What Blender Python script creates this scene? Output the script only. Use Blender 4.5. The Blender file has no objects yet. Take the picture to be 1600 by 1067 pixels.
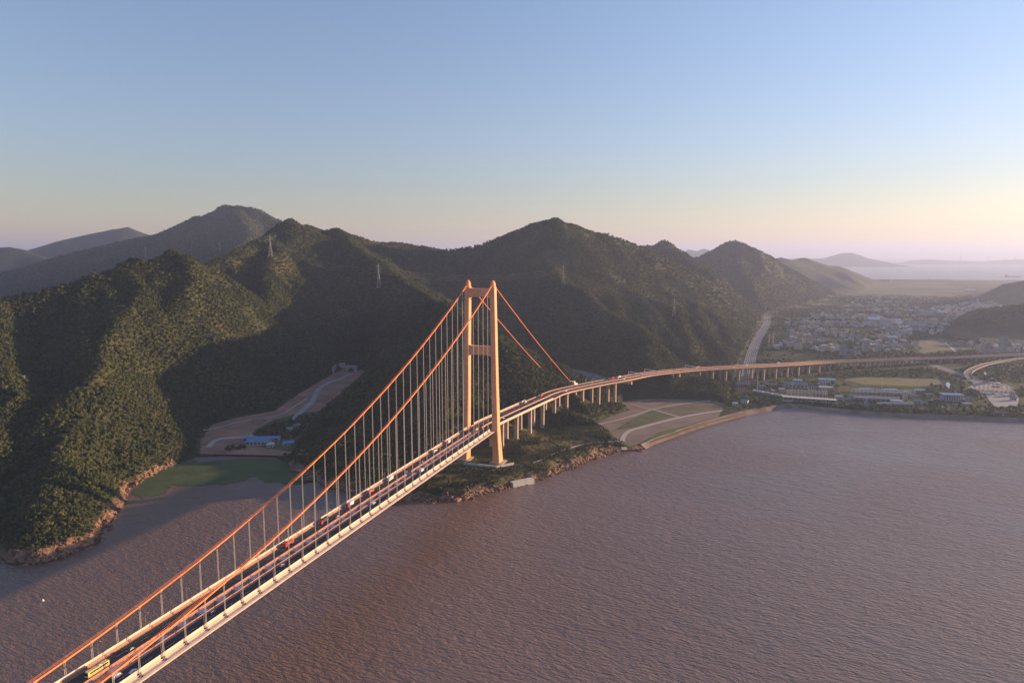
import bpy, math, random
import numpy as np
from mathutils import Vector, Matrix

sc = bpy.context.scene
col = sc.collection
rnd = random.Random(7)
rng = np.random.default_rng(11)
R = math.radians

# ------------------------------------------------------------------ camera
CAM_H = 258.0
FPX = 1067.0
PITCH = math.atan((533.5 - 398.0) / FPX)
cam_data = bpy.data.cameras.new('camera')
cam_data.sensor_width = 36.0
cam_data.lens = FPX / 1600.0 * 36.0
cam_data.clip_start = 1.0
cam_data.clip_end = 300000.0
cam = bpy.data.objects.new('camera', cam_data)
cam.location = (0, 0, CAM_H)
cam.rotation_euler = (math.pi / 2 - PITCH, 0, 0)
col.objects.link(cam)
sc.camera = cam

# ------------------------------------------------------------------ sky and sun
SUN_AZ = R(70.0)       # to the right of the view axis (+Y), towards +X
SUN_EL = R(8.4)
world = bpy.data.worlds.new('World')
sc.world = world
world.use_nodes = True
wn, wl = world.node_tree.nodes, world.node_tree.links
wn.clear()
w_out = wn.new('ShaderNodeOutputWorld')
w_bg = wn.new('ShaderNodeBackground')
w_sky = wn.new('ShaderNodeTexSky')
w_sky.sky_type = 'NISHITA'
w_sky.sun_disc = False
w_sky.sun_elevation = SUN_EL
w_sky.sun_rotation = SUN_AZ
w_sky.altitude = 200
w_sky.air_density = 1.3
w_sky.dust_density = 0.3
w_sky.ozone_density = 4.5
w_bg.inputs['Strength'].default_value = 0.098
w_tint = wn.new('ShaderNodeMix'); w_tint.data_type = 'RGBA'; w_tint.blend_type = 'MULTIPLY'
w_tint.inputs[0].default_value = 1.0
w_tc = wn.new('ShaderNodeTexCoord'); w_sep = wn.new('ShaderNodeSeparateXYZ'); w_ramp = wn.new('ShaderNodeValToRGB')
wl.new(w_tc.outputs['Generated'], w_sep.inputs[0]); wl.new(w_sep.outputs['Z'], w_ramp.inputs['Fac'])
w_ramp.color_ramp.elements[0].color = (1.12, 0.86, 0.77, 1)     # dusty peach low down, all round the horizon
w_ramp.color_ramp.elements[1].position = 0.34; w_ramp.color_ramp.elements[1].color = (1.22, 0.94, 0.96, 1)
_e = w_ramp.color_ramp.elements.new(0.14); _e.color = (1.20, 0.87, 0.90, 1)
wl.new(w_ramp.outputs['Color'], w_tint.inputs[7])
wl.new(w_sky.outputs['Color'], w_tint.inputs[6])
w_hs = wn.new('ShaderNodeHueSaturation'); w_hs.inputs['Saturation'].default_value = 0.84
wl.new(w_tint.outputs[2], w_hs.inputs['Color']); wl.new(w_hs.outputs['Color'], w_bg.inputs['Color'])
wl.new(w_bg.outputs['Background'], w_out.inputs['Surface'])

sun_data = bpy.data.lights.new('sun', 'SUN')
sun_data.energy = 5.0
sun_data.angle = R(0.5)
sun_data.color = (1.0, 0.64, 0.36)
sun = bpy.data.objects.new('sun', sun_data)
sun_dir = Vector((math.sin(SUN_AZ) * math.cos(SUN_EL), math.cos(SUN_AZ) * math.cos(SUN_EL), math.sin(SUN_EL)))
sun.rotation_euler = sun_dir.to_track_quat('Z', 'Y').to_euler()
sun.location = (3000, 2500, 1500)
col.objects.link(sun)

sc.view_settings.view_transform = 'Standard'
sc.view_settings.look = 'None'
sc.view_settings.gamma = 1.0
sc.view_settings.exposure = 1.45
sc.view_settings.use_curve_mapping = False
sc.render.engine = 'CYCLES'
sc.cycles.use_denoising = True
sc.cycles.max_bounces = 5
sc.cycles.diffuse_bounces = 2
sc.cycles.glossy_bounces = 2
sc.cycles.transmission_bounces = 2
sc.cycles.transparent_max_bounces = 8
sc.cycles.volume_bounces = 0
sc.cycles.caustics_reflective = False
sc.cycles.caustics_refractive = False

# ------------------------------------------------------------------ measuring helpers (photo measurements -> world metres)
_c, _s = math.cos(PITCH), math.sin(PITCH)
def _ray(u, v):
    dx, dz = (u - 800.0) / FPX, -(v - 533.5) / FPX
    return dx, _c + dz * _s, -_s + dz * _c
def gz(u, v, z=0.0):
    r = _ray(u, v); t = (z - CAM_H) / r[2]
    return (r[0] * t, r[1] * t)
def at(u, v, Y):
    r = _ray(u, v); t = Y / r[1]
    return (r[0] * t, Y, CAM_H + r[2] * t)

# ------------------------------------------------------------------ materials
MATS = {}
def mat(name, base=(0.5, 0.5, 0.5), rough=0.7, metal=0.0, noise=0.0, nscale=1.0, base2=None, bump=0.0, bscale=None, spec=0.3, emit=None, coord='Object', detail=4.0):
    if name in MATS: return MATS[name]
    m = bpy.data.materials.new(name); m.use_nodes = True
    nt = m.node_tree; n, l = nt.nodes, nt.links
    b = n['Principled BSDF']
    b.inputs['Base Color'].default_value = (*base, 1)
    b.inputs['Roughness'].default_value = rough
    b.inputs['Metallic'].default_value = metal
    b.inputs['Specular IOR Level'].default_value = spec
    if noise > 0 or base2 is not None or bump > 0:
        tc = n.new('ShaderNodeTexCoord')
        nz = n.new('ShaderNodeTexNoise'); nz.inputs['Scale'].default_value = nscale; nz.inputs['Detail'].default_value = detail
        l.new(tc.outputs[coord], nz.inputs['Vector'])
        mx = n.new('ShaderNodeMix'); mx.data_type = 'RGBA'
        a = tuple(max(0, c * (1 - noise)) for c in base)
        bb = base2 if base2 is not None else tuple(min(1, c * (1 + noise)) for c in base)
        mx.inputs[6].default_value = (*a, 1); mx.inputs[7].default_value = (*bb, 1)
        rp = n.new('ShaderNodeMapRange'); rp.inputs['From Min'].default_value = 0.3; rp.inputs['From Max'].default_value = 0.7
        l.new(nz.outputs['Fac'], rp.inputs['Value']); l.new(rp.outputs['Result'], mx.inputs[0])
        l.new(mx.outputs[2], b.inputs['Base Color'])
        if bump > 0:
            nb = n.new('ShaderNodeTexNoise'); nb.inputs['Scale'].default_value = bscale or nscale * 4; nb.inputs['Detail'].default_value = 5
            l.new(tc.outputs[coord], nb.inputs['Vector'])
            bp = n.new('ShaderNodeBump'); bp.inputs['Strength'].default_value = 0.8; bp.inputs['Distance'].default_value = bump
            l.new(nb.outputs['Fac'], bp.inputs['Height']); l.new(bp.outputs['Normal'], b.inputs['Normal'])
    if emit:
        b.inputs['Emission Color'].default_value = (*emit[0], 1); b.inputs['Emission Strength'].default_value = emit[1]
    MATS[name] = m
    return m

# ------------------------------------------------------------------ mesh helpers
class MB:
    """collects simple shapes and links them as ONE mesh object"""
    def __init__(s): s.v = []; s.f = []; s.mi = []
    def add(s, vs, fs, m=0):
        o = len(s.v); s.v.extend([tuple(p) for p in vs]); s.f.extend([tuple(i + o for i in q) for q in fs]); s.mi.extend([m] * len(fs)); return s
    def box(s, c, d, rz=0.0, m=0, taper=1.0):
        hx, hy, hz = d[0] / 2, d[1] / 2, d[2] / 2
        ca, sa = math.cos(rz), math.sin(rz); vs = []
        for k, z in enumerate((-hz, hz)):
            q = taper if k else 1.0
            for x, y in ((-hx, -hy), (hx, -hy), (hx, hy), (-hx, hy)):
                x *= q; y *= q
                vs.append((c[0] + x * ca - y * sa, c[1] + x * sa + y * ca, c[2] + z))
        return s.add(vs, [(3, 2, 1, 0), (4, 5, 6, 7), (0, 1, 5, 4), (1, 2, 6, 5), (2, 3, 7, 6), (3, 0, 4, 7)], m)
    def tube(s, p, q, r0, r1=None, n=6, m=0, cap=True):
        r1 = r0 if r1 is None else r1
        p, q = Vector(p), Vector(q); d = q - p
        if d.length < 1e-6: return s
        d.normalize(); up = Vector((0, 0, 1)) if abs(d.z) < 0.95 else Vector((1, 0, 0))
        a = d.cross(up).normalized(); b = d.cross(a)
        vs = [p + (a * math.cos(2 * math.pi * i / n) + b * math.sin(2 * math.pi * i / n)) * r0 for i in range(n)]
        vs += [q + (a * math.cos(2 * math.pi * i / n) + b * math.sin(2 * math.pi * i / n)) * r1 for i in range(n)]
        fs = [(i, i + n, (i + 1) % n + n, (i + 1) % n) for i in range(n)]
        if cap: fs += [tuple(range(n)), tuple(range(2 * n - 1, n - 1, -1))]
        return s.add(vs, fs, m)
    def path(s, pts, r, n=8, m=0):
        pts = [Vector(p) for p in pts]; rings = []
        for i, p in enumerate(pts):
            d = (pts[min(i + 1, len(pts) - 1)] - pts[max(i - 1, 0)]).normalized()
            a = d.cross(Vector((0, 0, 1))).normalized(); b = a.cross(d)
            rings.append([p + (a * math.cos(2 * math.pi * k / n) + b * math.sin(2 * math.pi * k / n)) * r for k in range(n)])
        vs = [q for g in rings for q in g]
        fs = [(i * n + k, i * n + (k + 1) % n, (i + 1) * n + (k + 1) % n, (i + 1) * n + k) for i in range(len(pts) - 1) for k in range(n)]
        fs += [tuple(range(n - 1, -1, -1)), tuple((len(pts) - 1) * n + k for k in range(n))]
        return s.add(vs, fs, m)
    def sweep(s, frames, prof, m=0, closed=True):
        """frames: list of (origin, right, up); prof: list of (lateral, height)"""
        k = len(prof); vs = []
        for o, r, u in frames: vs += [Vector(o) + Vector(r) * a + Vector(u) * b for a, b in prof]
        e = k if closed else k - 1
        fs = [(i * k + j, i * k + (j + 1) % k, (i + 1) * k + (j + 1) % k, (i + 1) * k + j) for i in range(len(frames) - 1) for j in range(e)]
        if closed: fs += [tuple(range(k - 1, -1, -1)), tuple((len(frames) - 1) * k + j for j in range(k))]
        return s.add(vs, fs, m)
    def prism(s, poly, z0, z1, m=0):
        n = len(poly)
        vs = [(x, y, z0) for x, y in poly] + [(x, y, z1) for x, y in poly]
        return s.add(vs, [tuple(range(n - 1, -1, -1)), tuple(range(n, 2 * n))] + [(i, (i + 1) % n, (i + 1) % n + n, i + n) for i in range(n)], m)
    def mesh(s, name, mats):
        me = bpy.data.meshes.new(name)
        me.from_pydata(s.v, [], s.f)
        for m_ in (mats if isinstance(mats, (list, tuple)) else [mats]): me.materials.append(m_)
        if any(s.mi): me.polygons.foreach_set('material_index', s.mi)
        me.update(); return me
    def build(s, name, mats, parent=None, loc=None, smooth=False):
        me = s.mesh(name, mats)
        if smooth: me.polygons.foreach_set('use_smooth', [True] * len(me.polygons))
        o = bpy.data.objects.new(name, me); col.objects.link(o)
        if parent is not None: o.parent = parent
        if loc is not None: o.location = loc
        return o
def tag(o, label=None, cat=None, group=None, kind=None):
    if label: o['label'] = label
    if cat: o['category'] = cat
    if group: o['group'] = group
    if kind: o['kind'] = kind
    return o
def empty(name, loc=(0, 0, 0), rz=0.0, scale=None):
    o = bpy.data.objects.new(name, None); col.objects.link(o); o.location = loc; o.rotation_euler = (0, 0, rz)
    if scale: o.scale = scale
    o.empty_display_size = 1.0
    return o
def inst(name, me, parent=None, loc=(0, 0, 0), rz=0.0, scale=None):
    o = bpy.data.objects.new(name, me); col.objects.link(o); o.location = loc; o.rotation_euler = (0, 0, rz)
    if scale: o.scale = scale
    if parent is not None: o.parent = parent
    return o
def copy_tree(o, parent=None):
    c = o.copy(); col.objects.link(c); c.parent = parent
    for ch in o.children: copy_tree(ch, c)
    return c

# ------------------------------------------------------------------ noise
def _hash2(ix, iy, seed):
    h = (ix.astype(np.int64) * 374761393 + iy.astype(np.int64) * 668265263 + seed * 1442695041) & 0xffffffff
    h = ((h ^ (h >> 13)) * 1274126177) & 0xffffffff
    return ((h ^ (h >> 16)) & 0xffff).astype(np.float64) / 65535.0
def vnoise(x, y, seed=0):
    ix, iy = np.floor(x), np.floor(y); fx, fy = x - ix, y - iy
    fx = fx * fx * fx * (fx * (fx * 6 - 15) + 10); fy = fy * fy * fy * (fy * (fy * 6 - 15) + 10)
    a, b = _hash2(ix, iy, seed), _hash2(ix + 1, iy, seed)
    c, d = _hash2(ix, iy + 1, seed), _hash2(ix + 1, iy + 1, seed)
    return (a + (b - a) * fx) * (1 - fy) + (c + (d - c) * fx) * fy
def fbm(x, y, scale, octv=4, seed=0, ridged=False):
    t = np.zeros_like(x, dtype=np.float64); amp = 1.0; tot = 0.0; f = 1.0 / scale
    for k in range(octv):
        n = vnoise(x * f + 17.3 * k, y * f - 9.1 * k, seed + k)
        if ridged: n = 1 - np.abs(2 * n - 1)
        t += n * amp; tot += amp; amp *= 0.5; f *= 2.03
    return t / tot
def seg_dist(px, py, a, b):
    dx, dy = b[0] - a[0], b[1] - a[1]; L = dx * dx + dy * dy + 1e-9
    t = np.clip(((px - a[0]) * dx + (py - a[1]) * dy) / L, 0, 1)
    return np.hypot(px - a[0] - t * dx, py - a[1] - t * dy), t
def poly_sd(px, py, poly):
    """signed distance, negative inside"""
    ins = np.zeros(px.shape, bool); d = np.full(px.shape, 1e9); n = len(poly)
    for i in range(n):
        a, b = poly[i], poly[(i + 1) % n]
        d = np.minimum(d, seg_dist(px, py, a, b)[0])
        if a[1] != b[1]:
            c = ((a[1] > py) != (b[1] > py)) & (px < (b[0] - a[0]) * (py - a[1]) / (b[1] - a[1]) + a[0])
            ins ^= c
    return np.where(ins, -d, d)

# ------------------------------------------------------------------ coast line (world metres)
COAST = [(-9000, 760), (-1500, 720), (-900, 650), (-620, 596), (-520, 584), (-470, 566), (-441, 558), (-423, 549), (-398, 545), (-384, 557), (-376, 575), (-378, 593),
         (-380, 612), (-387, 632), (-398, 655), (-405, 681), (-420, 712), (-428, 742), (-424, 770), (-421, 792), (-414, 830), (-404, 852), (-364, 858), (-330, 855), (-304, 850), (-284, 830),
         (-266, 797), (-240, 773), (-220, 752), (-201, 738), (-184, 722), (-168, 716), (-150, 700), (-133, 688), (-121, 691), (-109, 697), (-98, 690), (-86, 690), (-76, 699), (-66, 697), (-50, 701), (-38, 712), (-21, 719),
         (0, 733), (22, 751), (48, 778), (78, 810), (108, 848), (140, 876), (160, 880), (178, 890), (200, 918), (240, 959), (285, 1004), (330, 1043), (380, 1084), (426, 1112), (455, 1130), (479, 1136), (515, 1112), (562, 1088),
         (622, 1070), (688, 1056), (740, 1046), (794, 1035), (900, 1018), (1000, 1004), (1500, 960), (3000, 930), (12000, 900),
         (12000, 6300), (7500, 6500), (5500, 6700), (4600, 6850), (3900, 6980), (3300, 7080), (2600, 7200), (-9000, 7200)]

# ------------------------------------------------------------------ flat ground zones: (polygon, height function)
def _slope_ground(u, v, z0, y0, g):
    r = _ray(u, v); t = (z0 - y0 * g - CAM_H) / (r[2] - g * r[1])
    return (r[0] * t, r[1] * t)
VAL_G = 0.055
VALLEY = [_slope_ground(u, v, 4, 870, VAL_G) for u, v in [(312, 709), (312, 690), (330, 664), (372, 652), (430, 642), (462, 618), (500, 596), (524, 582), (545, 573), (566, 578), (575, 588), (556, 600), (530, 622), (505, 640), (482, 664), (462, 690), (455, 712)]]
FIELD = [gz(u, v, 4.0) for u, v in [(928, 664), (950, 652), (985, 640), (965, 630), (990, 624), (1030, 623), (1120, 627), (1150, 638), (1175, 641), (1150, 650), (1125, 655), (1060, 676), (1010, 692), (985, 697), (965, 690), (955, 676)]]
PLAIN = [gz(u, v, 5.0) for u, v in [(1128, 652), (1140, 622), (1146, 600), (1150, 580), (1160, 556), (1172, 532), (1186, 506), (1196, 492), (1225, 484), (1290, 470), (1330, 458), (1372, 446), (1395, 440.5), (1480, 442), (1510, 452), (1522, 470), (1490, 500), (1465, 522), (1480, 531), (1520, 541), (1560, 538), (1640, 530)]] + [(2600, 1900), (6000, 1800), (12000, 1600), (12000, 980), (3000, 950), (1500, 975), (1000, 1018), (794, 1046), (688, 1067), (562, 1099), (515, 1124), (479, 1147), (440, 1134), (400, 1112)]
CUTTING = [gz(u, v, 14.0) for u, v in [(868, 578), (890, 576), (915, 580), (945, 589), (965, 596), (930, 599), (900, 596)]]
TOWER_PAD = [(-88, 812), (-62, 792), (-22, 782), (4, 790), (8, 812), (-6, 836), (-60, 846)]
ANCHOR_PAD = [(78, 1158), (128, 1148), (150, 1176), (136, 1214), (92, 1222), (70, 1190)]
def zv(x, y): return 4 + (y - 870) * VAL_G
FLATS = [(VALLEY, zv, 0.8), (FIELD, lambda x, y: 4.0 + 0 * x, 0.7), (PLAIN, lambda x, y: 5.0 + 0 * x, 0.7), (CUTTING, lambda x, y: 14.0 + 0 * x, 0.7), (TOWER_PAD, lambda x, y: 9.0 + 0 * x, 0.55), (ANCHOR_PAD, lambda x, y: 27.0 + 0 * x, 0.8)]

# ------------------------------------------------------------------ ridges: (u, v, distance) measured on the photo, slope of the flanks
def RG(pts, slope=0.58, spurs=1, r=14.0): return ([at(*p) for p in pts], slope, spurs, r)
RIDGES = [
    RG([(-140, 500, 980), (-60, 482, 1010), (0, 468, 1050), (60, 459, 1080), (130, 440, 1130), (200, 415, 1180), (262, 402, 1230), (295, 402, 1235), (337, 421, 1225), (374, 452, 1190)], 0.56, 1),
    RG([(200, 415, 1180), (225, 455, 1120), (239, 482, 1085), (281, 516, 1030), (330, 556, 975), (350, 580, 945)], 0.62, 1),
    RG([(130, 440, 1130), (140, 510, 1010), (150, 575, 900), (128, 650, 790), (100, 720, 690), (75, 790, 612), (62, 835, 580)], 0.60, 1),
    RG([(0, 468, 1050), (-10, 560, 900), (20, 620, 800), (-20, 680, 720)], 0.6, 1),
    RG([(128, 650, 790), (165, 700, 735), (190, 735, 712)], 0.62, 0),
    RG([(374, 452, 1190), (420, 490, 1150), (455, 525, 1120), (478, 556, 1090)], 0.6, 1),
    RG([(300, 428, 1400), (340, 405, 1500), (380, 386, 1600), (420, 369, 1750), (462, 357, 1880), (482, 352, 1900), (505, 361, 1950), (525, 357, 1950), (560, 371, 2000), (590, 378, 2080), (640, 382, 2180), (700, 392, 2250), (745, 384, 2260), (800, 363, 2220), (835, 348, 2200), (870, 343, 2170), (897, 350, 2190), (930, 362, 2230), (960, 371, 2280), (1000, 386, 2350), (1040, 404, 2430), (1085, 426, 2530), (1130, 450, 2620), (1165, 472, 2680), (1185, 487, 2720)], 0.60, 1, 10),
    RG([(482, 352, 1900), (455, 378, 1720), (424, 402, 1570), (415, 440, 1450), (425, 470, 1370), (450, 500, 1300), (500, 540, 1240)], 0.55, 1),
    RG([(525, 357, 1950), (550, 380, 1800), (591, 407, 1650), (638, 445, 1520), (668, 462, 1360), (700, 480, 1220), (742, 503, 1150), (780, 528, 1125), (830, 560, 1135), (880, 590, 1170)], 0.52, 1),
    RG([(560, 371, 2000), (540, 430, 1700), (560, 480, 1550), (590, 520, 1450)], 0.55, 1),
    RG([(725, 492, 1180), (720, 540, 1090), (705, 600, 990), (690, 655, 910), (670, 700, 850)], 0.5, 1),
    RG([(690, 478, 1240), (640, 560, 1100), (600, 620, 1000), (560, 665, 910), (520, 700, 850)], 0.5, 1),
    RG([(835, 348, 2200), (846, 394, 2030), (881, 440, 1800), (909, 455, 1730), (945, 482, 1640), (990, 505, 1530), (1008, 530, 1450), (1016, 562, 1370)], 0.80, 0, 12),
    RG([(850, 346, 2180), (868, 384, 2100), (894, 406, 2050), (955, 439, 1980), (1006, 462, 1900), (1060, 482, 1830), (1092, 505, 1760), (1123, 536, 1660), (1142, 560, 1560)], 0.80, 0, 12),
    RG([(894, 349, 2170), (945, 381, 2200), (985, 413, 2180), (1031, 443, 2130), (1085, 472, 2080), (1136, 503, 2000), (1162, 530, 1900)], 0.80, 0, 12),
    RG([(945, 371, 2255), (1000, 412, 2290), (1050, 440, 2330), (1110, 470, 2340), (1160, 497, 2300)], 0.80, 0, 12),
    RG([(945, 482, 1640), (975, 530, 1500), (985, 562, 1420)], 0.80, 0, 10),
    RG([(955, 439, 1980), (985, 490, 1780), (1030, 535, 1600)], 0.80, 0, 10),
    RG([(1006, 462, 1900), (1035, 512, 1700), (1065, 545, 1560)], 0.80, 0, 10),
    RG([(1031, 443, 2130), (1075, 500, 1880), (1100, 530, 1760)], 0.80, 0, 10),
    RG([(955, 439, 1980), (966, 478, 1800), (972, 512, 1670)], 0.78, 0, 8),
    RG([(1006, 462, 1900), (1016, 502, 1730), (1022, 536, 1590)], 0.78, 0, 8),
    RG([(1060, 482, 1830), (1070, 516, 1690), (1080, 550, 1540)], 0.78, 0, 8),
    RG([(985, 413, 2180), (990, 440, 2060), (988, 462, 1960)], 0.78, 0, 8),
    RG([(1031, 443, 2130), (1040, 476, 1960), (1046, 500, 1860)], 0.78, 0, 8),
    RG([(1085, 472, 2080), (1096, 506, 1900), (1102, 532, 1780)], 0.78, 0, 8),
    RG([(1136, 503, 2000), (1142, 530, 1850), (1144, 548, 1760)], 0.78, 0, 8),
    RG([(881, 440, 1800), (890, 490, 1620), (905, 530, 1480)], 0.78, 0, 8),
    RG([(930, 362, 2230), (935, 395, 2120), (925, 420, 2030)], 0.78, 0, 8),
    RG([(1110, 470, 2340), (1118, 500, 2150)], 0.78, 0, 8),
    RG([(868, 384, 2100), (880, 415, 1960)], 0.78, 0, 8),
    RG([(945, 482, 1640), (950, 525, 1500), (960, 560, 1390)], 0.78, 0, 8),
    RG([(261, 402, 1228), (228, 457, 1130), (281, 516, 1040), (330, 556, 975)], 0.64, 0),
    RG([(155, 436, 1150), (197, 491, 1040), (215, 530, 960), (190, 570, 890)], 0.64, 0),
    RG([(225, 455, 1120), (180, 560, 900), (140, 600, 840), (80, 640, 780)], 0.62, 0),
    RG([(1000, 386, 2800), (1022, 385, 2850), (1040, 379, 2900), (1062, 392, 2900), (1085, 407, 2890), (1120, 430, 2860), (1155, 455, 2840), (1180, 475, 2830)], 0.6, 1),
    RG([(1060, 412, 3700), (1090, 402, 3700), (1130, 388, 3750), (1155, 379, 3800), (1180, 393, 3950), (1210, 412, 4100), (1250, 432, 4300), (1290, 455, 4500)], 0.55, 1, 8),
    RG([(1155, 379, 3800), (1150, 410, 3500), (1175, 440, 3250), (1215, 468, 3000)], 0.5, 1),
    RG([(1195, 400, 4050), (1215, 435, 3700), (1250, 462, 3500)], 0.5, 0),
    RG([(1180, 410, 5200), (1222, 402, 5300), (1240, 406, 5400), (1256, 402, 5500), (1290, 414, 5700), (1310, 415, 5800), (1340, 427, 6000), (1372, 440, 6150)], 0.5, 1),
    RG([(-200, 420, 3300), (-60, 440, 3300), (30, 420, 3300), (100, 398, 3350), (180, 380, 3400), (240, 368, 3450), (300, 348, 3500), (335, 330, 3520), (370, 322, 3520), (400, 327, 3500), (435, 345, 3450), (470, 362, 3350), (520, 395, 3200)], 0.6, 1),
    RG([(370, 322, 3520), (390, 365, 3100), (360, 400, 2800), (330, 430, 2500)], 0.6, 1),
    RG([(30, 395, 5200), (90, 377, 5200), (150, 364, 5200), (198, 354, 5200), (230, 365, 5200), (300, 390, 5200)], 0.6, 1),
    RG([(-60, 390, 4200), (0, 386, 4200), (18, 384, 4200), (50, 393, 4200), (90, 410, 4100)], 0.6, 1),
    RG([(1500, 478, 3700), (1530, 460, 3700), (1562, 444, 3700), (1600, 438, 3650), (1680, 425, 3600)], 0.35, 1),
    RG([(1478, 524, 2180), (1510, 508, 2250), (1545, 494, 2300), (1600, 478, 2300), (1680, 460, 2300)], 0.35, 1),
    RG([(1008, 594, 1225), (1030, 583, 1240), (1060, 580, 1260), (1095, 588, 1255), (1130, 606, 1225), (1142, 620, 1200)], 0.75, 0, 8),
    RG([(870, 643, 1010), (900, 652, 985), (930, 666, 960), (950, 682, 935), (962, 694, 910)], 0.55, 0, 10),
    RG([(800, 690, 860), (850, 690, 870), (900, 696, 880), (940, 700, 890)], 0.4, 0, 12),
]
def make_segments():
    segs = []
    for pts, slope, spurs, r in RIDGES:
        pts = [Vector(p) for p in pts]
        strong = spurs and slope >= 0.5 and pts[0].y < 3000
        for a, b in zip(pts[:-1], pts[1:]): segs.append((a, b, (1.25 if a.x > -60 and 1900 < a.y < 2760 else 0.88) if strong else slope * 1.15, r))
        if not spurs: continue
        side = 1; acc = 0.0
        for a, b in zip(pts[:-1], pts[1:]):
            d = (b - a); L = d.xy.length
            if L < 1: continue
            step = 120.0 if a.y < 1600 else (170.0 if a.y < 2800 else 300.0)
            pos = step * 0.5 - acc
            while pos < L:
                p = a + d * (pos / L)
                t = Vector((d.x, d.y)).normalized()
                for sgn in ((side,) if a.y < 1400 else (1, -1)):
                    if p.z < 50: continue
                    nrm = Vector((-t.y, t.x)) * sgn
                    if p.x > -60 and 1900 < p.y < 2760 and nrm.y < 0: continue
                    dn = (nrm + t * rnd.uniform(0.15, 0.75) * (-1 if d.z > 0 else 1)).normalized()
                    g = rnd.uniform(0.40, 0.52) if strong else slope * rnd.uniform(0.62, 0.74)
                    q = p.copy(); q.z -= 4; ang = 0.0; curl = rnd.uniform(-0.07, 0.07)
                    n = 6; Ls = (p.z - 10) / g * rnd.uniform(0.75, 1.0) / n; rr = 9.0 if a.y < 1600 else 14.0
                    for k in range(n):
                        ang += curl + rnd.uniform(-0.08, 0.08)
                        e = Vector((dn.x * math.cos(ang) - dn.y * math.sin(ang), dn.x * math.sin(ang) + dn.y * math.cos(ang)))
                        q2 = Vector((q.x + e.x * Ls, q.y + e.y * Ls, q.z - g * Ls * (1.15 - 0.06 * k)))
                        segs.append((q, q2, 0.76 if strong else slope * 1.22, rr))
                        if k in (1, 3) and Ls > 22:
                            s2 = 1 if (k == 1) == (rnd.random() < .5) else -1
                            m_ = Vector((e.x * 0.75 - e.y * s2 * 0.66, e.y * 0.75 + e.x * s2 * 0.66))
                            l2 = Ls * rnd.uniform(1.1, 1.8)
                            segs.append((q2.copy(), Vector((q2.x + m_.x * l2, q2.y + m_.y * l2, q2.z - g * 1.18 * l2)), 0.8 if strong else slope * 1.25, rr * .8))
                        q = q2
                    side = -side
                pos += step
            acc = L - (pos - step)
    return segs
SEGS = make_segments()
def terrain_parts(x, y):
    """returns height, distance to coast (negative on land), flat mask"""
    wa = np.clip((y - 500) / 2000, 0.35, 0.8)
    wx = x + (fbm(x, y, 90, 3, 3) - 0.5) * 30 * wa; wy = y + (fbm(x, y, 90, 3, 8) - 0.5) * 30 * wa
    h = np.full(x.shape, -60.0)
    for a, b, sl, r in SEGS:
        lim = max(a.z, b.z) / sl + 80
        x0, x1, y0, y1 = min(a.x, b.x) - lim, max(a.x, b.x) + lim, min(a.y, b.y) - lim, max(a.y, b.y) + lim
        k = np.nonzero((wx > x0) & (wx < x1) & (wy > y0) & (wy < y1))
        if len(k[0]) == 0: continue
        d, t = seg_dist(wx[k], wy[k], a, b)
        hh = a.z + (b.z - a.z) * t - sl * (np.sqrt(d * d + r * r) - r)
        h[k] = np.maximum(h[k], hh)
    base = 6 + 10 * fbm(x, y, 260, 3, 21)
    k = 6.0
    m = np.maximum(h, base); h = m + np.log(np.exp((h - m) / k) + np.exp((base - m) / k)) * k
    amp = np.clip((h - 8) / 60, 0, 1.5)
    h = h + (fbm(x, y, 60, 4, 31) - 0.5) * 9 * amp * np.clip(1.6 - y / 2500, 0.35, 1) + (fbm(x, y, 14, 3, 41) - 0.5) * 2.2 * np.clip(amp, 0.3, 1)
    sdc = poly_sd(x, y, COAST)
    fm = np.zeros(x.shape, bool)
    for poly, zf, g in FLATS:
        near = np.nonzero((x > min(p[0] for p in poly) - 400) & (x < max(p[0] for p in poly) + 400) & (y > min(p[1] for p in poly) - 400) & (y < max(p[1] for p in poly) + 400))
        if len(near[0]) == 0: continue
        sd = poly_sd(x[near], y[near], poly); z = zf(x[near], y[near])
        hn = h[near]
        out = np.clip(sd - 2, 0, None)
        up = z + g * out * (0.9 + 0.25 * fbm(x[near], y[near], 50, 2, 51)) + np.clip(out - 60, 0, None) ** 1.5 * 0.03; dn = z - 0.6 * out
        hn = np.where(sd < 2, z, np.clip(hn, dn, up))
        h[near] = hn
        fm[near] |= sd < 3
    # coast: rocky cliffs in front of the hills, low bank along the plain
    rocky = np.clip((560 - x - 0.0 * y) / 120, 0, 1) * np.where((x > 120) & (y > 850), 0.12, 1.0) * np.where((y > 800) & (x < -240) & (x > -440), 0.15, 1.0)
    rocky = np.where((x > 40) & (x <= 130) & (y > 760), 0.55, rocky)
    cn = fbm(x, y, 16, 3, 61, True)
    d = -sdc + ((fbm(x, y, 19, 3, 62) - 0.5) * 16 + (fbm(x, y, 7, 2, 63) - 0.5) * 4) * rocky
    sdc = -d
    cl = np.where(d < 0, d * 0.6 - 0.4, 0)
    ht = 2.6 + 9.5 * rocky * np.clip(0.25 + 1.7 * (fbm(x, y, 48, 3, 71) - 0.25), 0.1, 1.6)
    wid = 3.5 + 6.5 * rocky * (0.4 + 1.2 * fbm(x, y, 34, 2, 73))
    prof = np.clip(d / wid, 0, 1) ** 0.75 * ht + np.clip(d - wid, 0, None) * 0.85 + (cn - 0.5) * 9.0 * rocky * np.clip(d / 5, 0, 1) * np.clip(1.6 - d / 26, 0, 1)
    h = np.where(d < 0, np.maximum(cl, -8), np.minimum(h, prof + 0.0))
    return h, sdc, fm

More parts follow.
